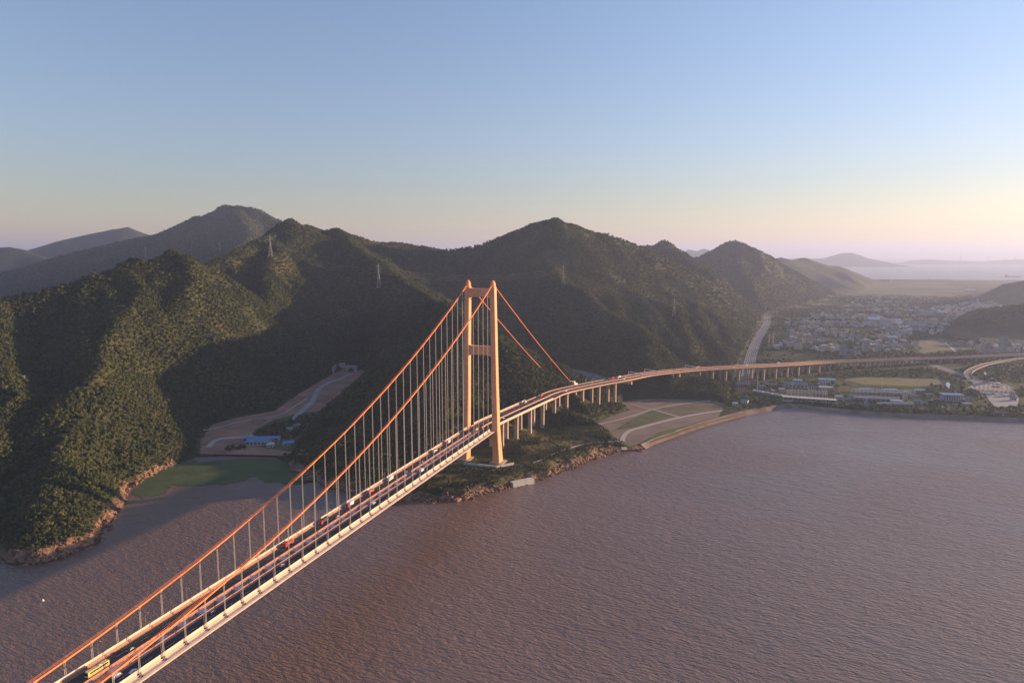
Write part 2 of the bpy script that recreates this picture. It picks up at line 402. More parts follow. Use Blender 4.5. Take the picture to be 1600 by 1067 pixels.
# ------------------------------------------------------------------ terrain mesh: one sheet, finer where the photo looks closely
def axis(lo, a, b, hi, step, gl, gh):
    v = list(np.arange(a, b, step)); s = step; p = v[-1]
    while p < hi: s *= gh; p += s; v.append(p)
    s = step; p = v[0]
    while p > lo: s *= gl; p -= s; v.insert(0, p)
    return np.array(v)
GX = axis(-8500, -1000, 1050, 11500, 5.5, 1.03, 1.03)
GY = axis(520, 525, 1360, 7150, 5.0, 1.0, 1.0125)
XX, YY = np.meshgrid(GX, GY)
HH, SDC, FLATM = terrain_parts(XX.ravel(), YY.ravel())
HH = HH.reshape(XX.shape); SDC = SDC.reshape(XX.shape); FLATM = FLATM.reshape(XX.shape)
def _lookup(A, x, y):
    x = np.asarray(x, float); y = np.asarray(y, float)
    i = np.clip(np.searchsorted(GX, x) - 1, 0, len(GX) - 2); j = np.clip(np.searchsorted(GY, y) - 1, 0, len(GY) - 2)
    fx = np.clip((x - GX[i]) / (GX[i + 1] - GX[i]), 0, 1); fy = np.clip((y - GY[j]) / (GY[j + 1] - GY[j]), 0, 1)
    return (A[j, i] * (1 - fx) + A[j, i + 1] * fx) * (1 - fy) + (A[j + 1, i] * (1 - fx) + A[j + 1, i + 1] * fx) * fy
def hz(x, y): return float(_lookup(HH, [x], [y])[0])
gyy, gxx = np.gradient(HH, GY, GX)
SLOPE = np.hypot(gxx, gyy)

nr, nc = HH.shape
idx = np.arange(nr * nc).reshape(nr, nc)
quads = np.stack([idx[:-1, :-1], idx[:-1, 1:], idx[1:, 1:], idx[1:, :-1]], -1).reshape(-1, 4)
hv = HH.ravel()
quads = quads[(hv[quads].max(1) > -2.5)]
used = np.unique(quads); remap = np.full(nr * nc, -1); remap[used] = np.arange(len(used)); quads = remap[quads]
verts = np.stack([XX.ravel(), YY.ravel(), hv], 1)[used]
tme = bpy.data.meshes.new('terrain')
tme.vertices.add(len(verts)); tme.vertices.foreach_set('co', verts.ravel().astype(np.float32))
tme.loops.add(quads.size); tme.loops.foreach_set('vertex_index', quads.ravel().astype(np.int32))
tme.polygons.add(len(quads)); tme.polygons.foreach_set('loop_start', np.arange(0, quads.size, 4, dtype=np.int32))
tme.polygons.foreach_set('use_smooth', np.ones(len(quads), bool))
tme.update(calc_edges=True)
# what the ground is made of: r = bare rock of the coast, g = open flat ground, b = thin scrub, with sunlit paling at the tower foot
rock = np.clip(1.2 - (-SDC) / 8.0 + (fbm(XX, YY, 15, 3, 91) - 0.5) * 1.6, 0, 1) * np.clip((560 - XX) / 120, 0, 1)
rock = np.where((YY > 820) & (XX < -240), 0.0, rock)
scrub = np.clip((fbm(XX, YY, 130, 4, 95) - 0.52) * 5, 0, 1) * np.clip((HH - 60) / 80, 0, 1) * np.clip((3000 - YY) / 600, 0.15, 1)
scrub = np.where((XX > -90) & (XX < 150) & (YY > 720) & (YY < 960) & (HH < 30), np.clip(fbm(XX, YY, 18, 3, 96) * 2.4 - 0.5, 0, 1), scrub)  # open scrub below the tower, its ground colour paled to look sunlit
cola = np.stack([rock, FLATM.astype(float), scrub, np.ones_like(rock)], -1).reshape(-1, 4)[used]
at_ = tme.color_attributes.new('ground', 'FLOAT_COLOR', 'POINT')
at_.data.foreach_set('color', cola.ravel().astype(np.float32))

def terrain_material():
    m = bpy.data.materials.new('terrain_ground'); m.use_nodes = True
    n, l = m.node_tree.nodes, m.node_tree.links; b = n['Principled BSDF']
    b.inputs['Roughness'].default_value = 0.9; b.inputs['Specular IOR Level'].default_value = 0.1
    geo = n.new('ShaderNodeNewGeometry'); at1 = n.new('ShaderNodeAttribute'); at1.attribute_name = 'ground'
    sep = n.new('ShaderNodeSeparateColor'); l.new(at1.outputs['Color'], sep.inputs[0])
    def nz(s, d=5.0):
        x = n.new('ShaderNodeTexNoise'); x.inputs['Scale'].default_value = s; x.inputs['Detail'].default_value = d
        l.new(geo.outputs['Position'], x.inputs['Vector']); return x.outputs['Fac']
    def mix(f, a, c):
        x = n.new('ShaderNodeMix'); x.data_type = 'RGBA'
        if isinstance(f, float): x.inputs[0].default_value = f
        else: l.new(f, x.inputs[0])
        for k, q in ((6, a), (7, c)):
            if isinstance(q, tuple): x.inputs[k].default_value = (*q, 1)
            else: l.new(q, x.inputs[k])
        return x.outputs[2]
    def rng_(v, a, c):
        x = n.new('ShaderNodeMapRange'); x.inputs['From Min'].default_value = a; x.inputs['From Max'].default_value = c; l.new(v, x.inputs['Value']); return x.outputs['Result']
    forest = mix(rng_(nz(0.012), 0.35, 0.65), (0.030, 0.040, 0.018), (0.060, 0.062, 0.026))
    forest = mix(rng_(nz(0.10), 0.35, 0.7), forest, (0.022, 0.030, 0.014))
    forest = mix(sep.outputs[2], forest, (0.095, 0.085, 0.036))
    rockc = mix(rng_(nz(0.12), 0.35, 0.65), (0.30, 0.17, 0.105), (0.16, 0.105, 0.075))
    rockc = mix(rng_(nz(0.5), 0.5, 0.72), rockc, (0.40, 0.27, 0.18))
    flat = mix(rng_(nz(0.008), 0.4, 0.6), (0.038, 0.058, 0.019), (0.066, 0.074, 0.031))
    flat = mix(rng_(nz(0.05), 0.45, 0.65), flat, (0.036, 0.056, 0.017))
    mp = n.new('ShaderNodeMapping'); mp.inputs['Scale'].default_value = (0.0022, 0.011, 1.0); mp.inputs['Rotation'].default_value = (0, 0, 0.15); l.new(geo.outputs['Position'], mp.inputs['Vector'])
    vo = n.new('ShaderNodeTexVoronoi'); vo.inputs['Scale'].default_value = 1.0; l.new(mp.outputs['Vector'], vo.inputs['Vector'])
    sv = n.new('ShaderNodeSeparateColor'); l.new(vo.outputs['Color'], sv.inputs[0])
    plots = mix(rng_(sv.outputs[0], 0.2, 0.8), (0.030, 0.052, 0.018), (0.135, 0.120, 0.062))       # plots of paddy, stubble and vegetables
    far_m = n.new('ShaderNodeSeparateXYZ'); l.new(geo.outputs['Position'], far_m.inputs[0])
    flat = mix(rng_(far_m.outputs[1], 1700, 2600), flat, plots)
    c = mix(sep.outputs[1], forest, flat)
    c = mix(sep.outputs[0], c, rockc)
    sx = n.new('ShaderNodeSeparateXYZ'); l.new(geo.outputs['Position'], sx.inputs[0])
    c = mix(rng_(sx.outputs[2], 1.7, 0.7), c, (0.045, 0.036, 0.030))      # wet tide line
    l.new(c, b.inputs['Base Color'])
    b1 = n.new('ShaderNodeBump'); b1.inputs['Distance'].default_value = 5.0; b1.inputs['Strength'].default_value = 0.9
    l.new(nz(0.085, 6), b1.inputs['Height'])
    l.new(b1.outputs['Normal'], b.inputs['Normal'])
    return m
tme.materials.append(terrain_material())
terrain = bpy.data.objects.new('terrain', tme); col.objects.link(terrain); tag(terrain, 'forested hills and low coastal plain around the bay', kind='structure')

# ------------------------------------------------------------------ water
def water_material():
    m = bpy.data.materials.new('muddy_sea_water'); m.use_nodes = True
    n, l = m.node_tree.nodes, m.node_tree.links; b = n['Principled BSDF']
    b.inputs['IOR'].default_value = 1.5; b.inputs['Specular IOR Level'].default_value = 1.0
    geo = n.new('ShaderNodeNewGeometry')
    def mapping(rz, sc_):
        m0 = n.new('ShaderNodeMapping'); m0.inputs['Rotation'].default_value = (0, 0, R(rz)); l.new(geo.outputs['Position'], m0.inputs['Vector'])
        mp = n.new('ShaderNodeMapping'); mp.inputs['Scale'].default_value = sc_
        l.new(m0.outputs['Vector'], mp.inputs['Vector']); return mp.outputs['Vector']
    def nz(s_, d, v, dist=0.0):
        x = n.new('ShaderNodeTexNoise'); x.inputs['Scale'].default_value = s_; x.inputs['Detail'].default_value = d; x.inputs['Distortion'].default_value = dist; l.new(v, x.inputs['Vector']); return x.outputs['Fac']
    def rmap(v, a, c, t0, t1):
        x = n.new('ShaderNodeMapRange'); x.inputs['From Min'].default_value = a; x.inputs['From Max'].default_value = c; x.inputs['To Min'].default_value = t0; x.inputs['To Max'].default_value = t1; l.new(v, x.inputs['Value']); return x.outputs['Result']
    cur = nz(0.0035, 5.0, mapping(35, (0.3, 1.0, 1.0)), 1.2)       # current streaks and silt
    mx = n.new('ShaderNodeMix'); mx.data_type = 'RGBA'; mx.inputs[6].default_value = (0.150, 0.088, 0.056, 1); mx.inputs[7].default_value = (0.180, 0.110, 0.080, 1)
    l.new(rmap(cur, 0.35, 0.65, 0, 1), mx.inputs[0]); l.new(mx.outputs[2], b.inputs['Base Color'])
    slick = nz(0.006, 4.0, mapping(15, (0.5, 1.0, 1.0)), 0.8)
    l.new(rmap(slick, 0.4, 0.66, 0.40, 0.28), b.inputs['Roughness'])
    w1 = nz(0.10, 2.0, mapping(30, (0.45, 1.0, 1.0)), 0.4); w2 = nz(0.42, 2.5, mapping(22, (0.36, 1.0, 1.0)), 0.5); w3 = nz(0.9, 2.0, mapping(38, (0.5, 1.0, 1.0)), 0.2)
    prev = None
    for h, dist, st in ((w1, 1.2, None), (w2, 1.6, slick), (w3, 0.45, slick)):
        bp = n.new('ShaderNodeBump'); bp.inputs['Distance'].default_value = dist; bp.inputs['Strength'].default_value = 0.8
        l.new(h, bp.inputs['Height'])
        if st is not None: l.new(rmap(st, 0.38, 0.7, 1.0, 0.6), bp.inputs['Strength'])
        if prev is not None: l.new(prev, bp.inputs['Normal'])
        prev = bp.outputs['Normal']
    l.new(prev, b.inputs['Normal'])
    return m
wm = MB(); S = 56000.0
wm.add([(-S, -3000, 0), (S, -3000, 0), (S, S, 0), (-S, S, 0)], [(0, 1, 2, 3)])
water = wm.build('sea', water_material()); tag(water, 'muddy brown rippled sea of the bay', kind='structure')

# ------------------------------------------------------------------ trees
def foliage_material(name, c0, c1, c2):
    m = bpy.data.materials.new(name); m.use_nodes = True
    n, l = m.node_tree.nodes, m.node_tree.links; b = n['Principled BSDF']
    b.inputs['Roughness'].default_value = 0.75; b.inputs['Specular IOR Level'].default_value = 0.15
    oi = n.new('ShaderNodeObjectInfo'); geo = n.new('ShaderNodeNewGeometry')
    cr = n.new('ShaderNodeValToRGB'); e = cr.color_ramp.elements
    e[0].position = 0.0; e[0].color = (*c0, 1); e[1].position = 1.0; e[1].color = (*c2, 1)
    k = e.new(0.55); k.color = (*c1, 1)
    nz = n.new('ShaderNodeTexNoise'); nz.inputs['Scale'].default_value = 0.011; nz.inputs['Detail'].default_value = 4
    l.new(geo.outputs['Position'], nz.inputs['Vector'])
    ma = n.new('ShaderNodeMath'); ma.operation = 'MULTIPLY_ADD'; ma.inputs[1].default_value = 0.62
    l.new(oi.outputs['Random'], ma.inputs[0])
    mr = n.new('ShaderNodeMapRange'); mr.inputs['From Min'].default_value = 0.35; mr.inputs['From Max'].default_value = 0.68; mr.inputs['To Max'].default_value = 0.5
    l.new(nz.outputs['Fac'], mr.inputs['Value']); l.new(mr.outputs['Result'], ma.inputs[2])
    l.new(ma.outputs[0], cr.inputs['Fac'])
    l.new(cr.outputs['Color'], b.inputs['Base Color'])
    return m
FOL = foliage_material('broadleaf_foliage', (0.026, 0.046, 0.016), (0.064, 0.082, 0.026), (0.112, 0.108, 0.042))
BARK = mat('tree_bark', (0.10, 0.075, 0.05), 0.9, noise=0.3, nscale=2.0)
def crown_mesh(seed, lobes, leaves, wide=1.0):
    """a crown of leaf clumps about 1 unit in radius, base near z=0"""
    r = random.Random(seed); mb = MB(); centres = []
    for i in range(lobes):
        a = r.uniform(0, 6.28); q = r.uniform(0.15, 0.62) * wide
        centres.append((Vector((math.cos(a) * q, math.sin(a) * q, r.uniform(0.45, 1.05))), r.uniform(0.36, 0.58)))
    centres.append((Vector((0, 0, 0.95)), 0.52))
    for k in range(leaves):
        c, rad = centres[k % len(centres)]
        z = r.uniform(-0.45, 1.0); a = r.uniform(0, 6.28); s = math.sqrt(max(0, 1 - z * z))
        d = Vector((s * math.cos(a), s * math.sin(a), z))
        p = c + d * rad * r.uniform(0.72, 1.12)
        nn = (d + Vector((r.uniform(-.45, .45), r.uniform(-.45, .45), r.uniform(-.3, .5)))).normalized()
        t = nn.cross(Vector((r.uniform(-1, 1), r.uniform(-1, 1), r.uniform(-1, 1)))).normalized(); u = nn.cross(t)
        w = r.uniform(0.10, 0.21)
        mb.add([p - t * w - u * w * .6, p + t * w - u * w * .5, p + t * w * .3 + u * w, p - t * w * .8 + u * w * .5], [(0, 1, 2, 3)])
    # dark woody heart of the crown, so that the gaps are not empty
    for c, rad in centres:
        vs = []; fs = []
        for i in range(3):
            th = math.pi * (i + 0.5) / 3
            for j in range(5):
                ph = 2 * math.pi * j / 5 + i * .5; q = rad * 0.66 * r.uniform(0.75, 1.1)
                vs.append(c + Vector((math.sin(th) * math.cos(ph), math.sin(th) * math.sin(ph), math.cos(th))) * q)
        for i in range(2):
            for j in range(5): fs.append((i * 5 + j, (i + 1) * 5 + j, (i + 1) * 5 + (j + 1) % 5, i * 5 + (j + 1) % 5))
        fs += [(0, 1, 2, 3, 4), (14, 13, 12, 11, 10)]
        mb.add(vs, fs)
    return mb.mesh('crown', FOL)
CROWNS = [crown_mesh(100 + i, 5 + i % 3, 150, 0.9 + 0.1 * (i % 3)) for i in range(6)]
def conifer_mesh(seed):
    r = random.Random(seed); mb = MB()
    for k in range(150):
        t = r.random() ** .8; z = .1 + 2.0 * t; rad = .62 * (1 - t) ** .8 * r.uniform(.6, 1.1) + .04; a = r.uniform(0, 6.28)
        p = Vector((math.cos(a) * rad, math.sin(a) * rad, z)); d = Vector((math.cos(a), math.sin(a), .35)).normalized(); u = d.cross(UPZ).normalized(); w = r.uniform(.09, .17)
        mb.add([p - u * w, p + u * w, p + d * w * 1.5 - UPZ * w * .8], [(0, 1, 2)])
    vs = [(math.cos(6.28 * j / 6) * .4, math.sin(6.28 * j / 6) * .4, .15) for j in range(6)] + [(0, 0, 1.9)]
    mb.add(vs, [(j, (j + 1) % 6, 6) for j in range(6)]); return mb.mesh('crown', FOL2)
UPZ = Vector((0, 0, 1))
FOL2 = foliage_material('conifer_foliage', (0.016, 0.032, 0.014), (0.028, 0.046, 0.018), (0.055, 0.065, 0.026))
CROWNS += [crown_mesh(150 + i, 3 + i, 110, 0.7) for i in range(2)] + [conifer_mesh(i) for i in range(2)]
FARCROWNS = [crown_mesh(200 + i, 4, 60, 1.0) for i in range(3)]
tk = MB(); tk.tube((0, 0, -0.25), (0.02, 0.01, 0.35), 0.09, 0.06, 6); tk.tube((0.02, 0.01, 0.33), (0.22, 0.1, 0.8), 0.05, 0.02, 5); tk.tube((0.02, 0.01, 0.33), (-0.2, 0.12, 0.82), 0.05, 0.02, 5); tk.tube((0.02, 0.01, 0.33), (-0.02, -0.2, 0.95), 0.05, 0.02, 5)
TRUNK = tk.mesh('trunk', BARK)

protos = {}
for key, ms in (('near', CROWNS), ('far', FARCROWNS)):
    pc = bpy.data.collections.new('crown_kinds_' + key)
    for i, me in enumerate(ms):
        o = bpy.data.objects.new('crown_kind', me); pc.objects.link(o)
    protos[key] = pc
def forest_nodes(name, pc):
    g = bpy.data.node_groups.new(name, 'GeometryNodeTree')
    g.interface.new_socket('Geometry', in_out='INPUT', socket_type='NodeSocketGeometry'); g.interface.new_socket('Geometry', in_out='OUTPUT', socket_type='NodeSocketGeometry')
    n, l = g.nodes, g.links
    gi, go = n.new('NodeGroupInput'), n.new('NodeGroupOutput')
    ci = n.new('GeometryNodeCollectionInfo'); ci.inputs['Collection'].default_value = pc
    ci.inputs['Separate Children'].default_value = True; ci.inputs['Reset Children'].default_value = True
    ip = n.new('GeometryNodeInstanceOnPoints'); ip.inputs['Pick Instance'].default_value = True
    def na(nm, ty):
        a = n.new('GeometryNodeInputNamedAttribute'); a.data_type = ty; a.inputs['Name'].default_value = nm; return a.outputs['Attribute']
    l.new(gi.outputs[0], ip.inputs['Points']); l.new(ci.outputs[0], ip.inputs['Instance'])
    l.new(na('kind', 'INT'), ip.inputs['Instance Index'])
    er = n.new('FunctionNodeEulerToRotation'); l.new(na('rot', 'FLOAT_VECTOR'), er.inputs[0]); l.new(er.outputs[0], ip.inputs['Rotation'])
    l.new(na('size', 'FLOAT_VECTOR'), ip.inputs['Scale'])
    l.new(ip.outputs[0], go.inputs[0])
    return g
NG = {k: forest_nodes('trees_' + k, protos[k]) for k in protos}
def forest(name, label, P, size, key='near'):
    """P: (n,3) points, size: (n,3)"""
    me = bpy.data.meshes.new(name); n = len(P)
    me.vertices.add(n); me.vertices.foreach_set('co', P.astype(np.float32).ravel())
    a = me.attributes.new('kind', 'INT', 'POINT'); a.data.foreach_set('value', rng.integers(0, len(protos[key].objects), n).astype(np.int32))
    a = me.attributes.new('rot', 'FLOAT_VECTOR', 'POINT'); rt = np.zeros((n, 3)); rt[:, 2] = rng.uniform(0, 6.28, n); rt[:, 0] = rng.normal(0, .08, n); rt[:, 1] = rng.normal(0, .08, n)
    a.data.foreach_set('vector', rt.astype(np.float32).ravel())
    a = me.attributes.new('size', 'FLOAT_VECTOR', 'POINT'); a.data.foreach_set('vector', size.astype(np.float32).ravel())
    o = bpy.data.objects.new(name, me); col.objects.link(o)
    md = o.modifiers.new('trees', 'NODES'); md.node_group = NG[key]
    tag(o, label, 'forest', kind='stuff')
    return o
def candidates(x0, x1, y0, y1, step):
    gx, gy = np.meshgrid(np.arange(x0, x1, step), np.arange(y0, y1, step))
    x = gx.ravel() + rng.uniform(-.48, .48, gx.size) * step; y = gy.ravel() + rng.uniform(-.48, .48, gx.size) * step
    ok = np.abs(x) < y * 0.80 + 60
    return x[ok], y[ok]
ROADS_CLEAR = []       # polylines (points, half width) that stay free of trees; filled before planting
def clear_of(x, y, ok):
    for pts, w in ROADS_CLEAR:
        pa = np.array(pts); k = np.nonzero(ok & (x > pa[:, 0].min() - w) & (x < pa[:, 0].max() + w) & (y > pa[:, 1].min() - w) & (y < pa[:, 1].max() + w))[0]
        for a, b in zip(pts[:-1], pts[1:]):
            d, _ = seg_dist(x[k], y[k], a, b); ok[k[d < w]] = False
    return ok
VIA_R = [(-16.4, 824, 50), (20, 897, 50), (60, 975, 50), (87.5, 1025, 50), (145.5, 1086, 49.6), (197, 1134, 49), (246, 1184, 48), (300, 1230, 45.2), (364, 1277, 42), (470, 1337, 37), (586, 1404, 30.5), (696, 1470, 25), (828, 1522, 21.5), (935, 1556, 19.5), (1200, 1626, 17), (1700, 1740, 16)]
ROADS_CLEAR.append(([(p[0] - 12, p[1] + 6) for p in VIA_R[:6]], 13)); ROADS_CLEAR.append(([(p[0] - 8, p[1] + 12) for p in VIA_R[5:9]], 24))
ROADS_CLEAR.append(([(60, 1147), (104, 1180)], 20))
def plantable(x, y, margin=9.0):
    h = _lookup(HH, x, y); sd = _lookup(SDC, x, y); fl = _lookup(FLATM.astype(float), x, y); sl = _lookup(SLOPE, x, y)
    bare = (fbm(x, y, 60, 4, 95) > 0.70) & (h > 90) & (rng.random(len(x)) < 0.75)
    edge = -1.5 - 9 * np.clip(fbm(x, y, 30, 3, 97) * 1.6 - 0.35, 0, 1) * (x < 100) - (x >= 100) * 5
    ok = (sd < edge) & (fl < 0.15) & (h > 3.0) & ~bare & (sl < 4)
    return clear_of(x, y, ok), h
def plant_forests():
    # near woods, to about 1500 m
    x, y = candidates(-1200, 800, 545, 1500, 3.7)
    ok, h = plantable(x, y); x, y, h = x[ok], y[ok], h[ok]
    sz = 2.55 * np.exp(rng.normal(0, 0.24, len(x))) * (0.7 + 0.6 * fbm(x, y, 40, 2, 99))
    small = (h < 14) | (-_lookup(SDC, x, y) < 24); sz[small] *= 0.72
    shrub = (x > -90) & (x < 150) & (y < 960) & (h < 32); sz[shrub] *= 0.8
    kp = ~shrub | (fbm(x, y, 16, 3, 98) > 0.46); x, y, h, sz = x[kp], y[kp], h[kp], sz[kp]
    size = np.stack([sz, sz, sz * rng.uniform(0.8, 1.15, len(x))], 1)
    P = np.stack([x, y, h - sz * 0.12], 1)
    order = np.argsort(np.hypot(x, y - 0) + 200 * (sz < 3.0))
    return P, size, order
NP_, NS_, NO_ = plant_forests()

# ------------------------------------------------------------------ suspension bridge
TW = Vector((-37.3, 810.0, 0.0)); AX = Vector((0.3202, 0.9473, 0.0)); CX = Vector((0.9473, -0.3202, 0.0)); UP = Vector((0, 0, 1))
DECK = 49.0
BRZ = -math.atan2(AX.x, AX.y)            # rotation that turns local +Y to the bridge axis
def B(s, lat, z): return TW + AX * s + CX * lat + UP * z
def frames(s0, s1, step=15.0, z=DECK):
    n = max(1, int(round((s1 - s0) / step)))
    return [(B(s0 + (s1 - s0) * i / n, 0, z), CX, UP) for i in range(n + 1)]
PAINT = mat('salmon_tower_paint', (0.71, 0.335, 0.17), 0.6, noise=0.10, nscale=0.12, bump=0.02, bscale=1.5)
def weather(m, joint=6.0, amount=0.35):
    # concrete lifts: thin horizontal joints and faint vertical run-off streaks
    n, l = m.node_tree.nodes, m.node_tree.links; bs = n['Principled BSDF']; src = bs.inputs['Base Color'].links[0].from_socket
    geo = n.new('ShaderNodeNewGeometry'); sp = n.new('ShaderNodeSeparateXYZ'); l.new(geo.outputs['Position'], sp.inputs[0])
    md = n.new('ShaderNodeMath'); md.operation = 'MODULO'; md.inputs[1].default_value = joint; l.new(sp.outputs[2], md.inputs[0])
    lt = n.new('ShaderNodeMath'); lt.operation = 'LESS_THAN'; lt.inputs[1].default_value = 0.35; l.new(md.outputs[0], lt.inputs[0])
    mp = n.new('ShaderNodeMapping'); mp.inputs['Scale'].default_value = (0.9, 0.9, 0.025); l.new(geo.outputs['Position'], mp.inputs['Vector'])
    nz = n.new('ShaderNodeTexNoise'); nz.inputs['Scale'].default_value = 1.0; nz.inputs['Detail'].default_value = 4; l.new(mp.outputs['Vector'], nz.inputs['Vector'])
    mr = n.new('ShaderNodeMapRange'); mr.inputs['From Min'].default_value = 0.48; mr.inputs['From Max'].default_value = 0.72; l.new(nz.outputs['Fac'], mr.inputs['Value'])
    mx = n.new('ShaderNodeMath'); mx.operation = 'MAXIMUM'; l.new(lt.outputs[0], mx.inputs[0]); l.new(mr.outputs['Result'], mx.inputs[1])
    sc_ = n.new('ShaderNodeMath'); sc_.operation = 'MULTIPLY'; sc_.inputs[1].default_value = amount; l.new(mx.outputs[0], sc_.inputs[0])
    mm = n.new('ShaderNodeMix'); mm.data_type = 'RGBA'; mm.blend_type = 'MULTIPLY'; mm.inputs[7].default_value = (0.62, 0.55, 0.52, 1)
    l.new(sc_.outputs[0], mm.inputs[0]); l.new(src, mm.inputs[6]); l.new(mm.outputs[2], bs.inputs['Base Color'])
weather(PAINT, 6.0, 0.4)
CABLE = mat('orange_red_cable_paint', (0.80, 0.22, 0.06), 0.5, noise=0.08, nscale=0.5)
STEEL = mat('pale_cream_steel', (0.66, 0.54, 0.43), 0.55, noise=0.10, nscale=0.25)
NOSE = mat('pink_cream_girder_steel', (0.60, 0.42, 0.33), 0.55, noise=0.12, nscale=0.2)
WALK = mat('light_grey_walkway', (0.46, 0.45, 0.44), 0.8, noise=0.15, nscale=0.4)
ASPH = mat('dark_asphalt', (0.040, 0.040, 0.043), 0.85, noise=0.25, nscale=0.15)
RAIL = mat('orange_brown_guard_rail', (0.52, 0.26, 0.18), 0.5, noise=0.1, nscale=1.0)
ROPE = mat('pale_grey_hanger_rope', (0.56, 0.50, 0.46), 0.5)
DARK = mat('dark_grey_metal', (0.10, 0.10, 0.11), 0.5)
SLOT = mat('blue_grey_cross_beam', (0.34, 0.37, 0.43), 0.6, noise=0.1, nscale=0.5)
WHITE = mat('white_road_paint', (0.78, 0.78, 0.76), 0.7)
S0, S1 = -760.0, -2.0

bridge = empty('suspension_bridge', B(0, 0, 8)); bridge.rotation_euler = (0, 0, 0)
tag(bridge, 'salmon orange suspension bridge with one portal tower and twin deck over the brown strait', 'bridge')
BL = Vector(bridge.location)
def bpart(mb, name, m, parent=None, smooth=False):
    """a part given in world coordinates, hung under the bridge"""
    mb.v = [tuple(Vector(p) - BL) for p in mb.v]
    o = mb.build(name, m, parent or bridge, smooth=smooth); return o
tower = empty('tower'); tower.parent = bridge
def leg_ring(side, z, lat, w, d):
    o = B(0, side * lat, z)
    return [o + CX * (a * w / 2) + AX * (b * d / 2) for a, b in ((-1, -1), (1, -1), (1, 1), (-1, 1))]
for side in (1, -1):
    mb = MB(); prof = [(4, 21.6, 9.2, 15.0), (9, 21.3, 8.6, 14.0), (30, 20.2, 7.6, 12.0), (50, 19.2, 7.0, 10.6), (100, 18.1, 6.4, 9.2), (160, 17.0, 6.0, 8.4), (220, 15.9, 5.7, 8.0)]
    rings = []
    for z, lat, w, d in prof:
        ch = 0.55; o = B(0, side * lat, z)
        pts = [(-w/2 + ch, -d/2), (w/2 - ch, -d/2), (w/2, -d/2 + ch), (w/2, d/2 - ch), (w/2 - ch, d/2), (-w/2 + ch, d/2), (-w/2, d/2 - ch), (-w/2, -d/2 + ch)]
        rings.append([o + CX * a + AX * b for a, b in pts])
    vs = [p for r in rings for p in r]; n = 8
    fs = [(i * n + k, i * n + (k + 1) % n, (i + 1) * n + (k + 1) % n, (i + 1) * n + k) for i in range(len(rings) - 1) for k in range(n)] + [tuple(range(n - 1, -1, -1)), tuple((len(rings) - 1) * n + k for k in range(n))]
    mb.add(vs, fs); bpart(mb, 'tower_leg', PAINT, tower)
    # saddle housing: stepped block with a pointed round cap
    mb = MB()
    for z0, z1, w0, w1 in ((220.0, 221.6, 6.6, 6.6), (221.6, 225.2, 6.0, 5.4), (225.2, 227.4, 5.4, 3.0), (227.4, 228.2, 3.0, 0.8)):
        o = B(0, side * 15.75, 0); n = 10
        q = [[o + UP * z + CX * (math.cos(2 * math.pi * k / n) * w / 2) + AX * (math.sin(2 * math.pi * k / n) * w * 0.72) for k in range(n)] for z, w in ((z0, w0), (z1, w1))]
        mb.add(q[0] + q[1], [(k, (k + 1) % n, (k + 1) % n + n, k + n) for k in range(n)] + [tuple(range(n, 2 * n)), tuple(range(n - 1, -1, -1))])
    bpart(mb, 'saddle_housing', CABLE, tower)
    mb = MB(); mb.tube(B(-1.5, side * 15.75, 226.5), B(-1.5, side * 15.75, 232.5), 0.12, 0.06, 5)
    bpart(mb, 'lightning_rod', DARK, tower)
    # pedestal
    mb = MB(); o = B(0, side * 21.7, 0)
    mb.prism([(o + CX * a + AX * b).xy for a, b in ((-7, -10), (7, -10), (9, -7), (9, 7), (7, 10), (-7, 10), (-9, 7), (-9, -7))], 5.0, 9.6)
    bpart(mb, 'pedestal', mat('pedestal_concrete', (0.42, 0.36, 0.30), 0.85, noise=0.2, nscale=0.3), tower)
def cross_beam(z0, z1, lat, d, arch=0.0):
    mb = MB(); vs = []
    xs = np.linspace(-lat, lat, 13)
    for b in (-d / 2, d / 2):
        for k, x in enumerate(xs):
            e = (abs(x) / lat) ** 6 * arch
            vs += [B(b, float(x), z0 - e), B(b, float(x), z1 + e * .6)]
    n = len(xs); fs = []
    for k in range(n - 1):
        a, b_ = 2 * k, 2 * n + 2 * k
        fs += [(a, a + 2, a + 3, a + 1), (b_ + 1, b_ + 3, b_ + 2, b_), (a + 1, a + 3, b_ + 3, b_ + 1), (a, b_, b_ + 2, a + 2)]
    mb.add(vs, fs)
    # recessed panel seams on both faces
    for x in np.linspace(-lat * .7, lat * .7, 6):
        for b in (-d / 2 - .06, d / 2 + .06): mb.box(B(b, float(x), (z0 + z1) / 2), (0.5, 0.12, (z1 - z0) * .8), BRZ)
    return bpart(mb, 'cross_beam', PAINT, tower)
cross_beam(208.6, 218.4, 13.4, 6.4, 1.6)
cross_beam(139.5, 150.0, 14.6, 6.6, 1.8)
cross_beam(38.0, 44.2, 16.6, 7.6, 1.2)

# main cables, ropes above them
KA, KB, KC = 3.97427e-4, 0.522165, 223.8126
def cable_z(s): return KA * s * s + KB * s + KC if s <= 0 else KC + (35.0 - KC) * s / 396.0 - 0.00009 * s * (396 - s)
for side in (1, -1):
    ss = list(np.linspace(S0, -15, 90)) + list(np.linspace(-14, 8, 12)) + list(np.linspace(20, 398, 24))
    mb = MB(); mb.path([B(float(s), side * 15.7, min(cable_z(float(s)), KC - 0.4 - 0.02 * abs(s))) for s in ss], 0.52, 10)
    mc = bpart(mb, 'main_cable', CABLE, smooth=True)
    for e in (-0.55, 0.55):
        mb = MB(); mb.path([B(float(s), side * 15.7 + e, cable_z(float(s)) + 1.75) for s in np.linspace(S0, -8, 90)], 0.06, 5); bpart(mb, 'hand_rope', CABLE, mc)
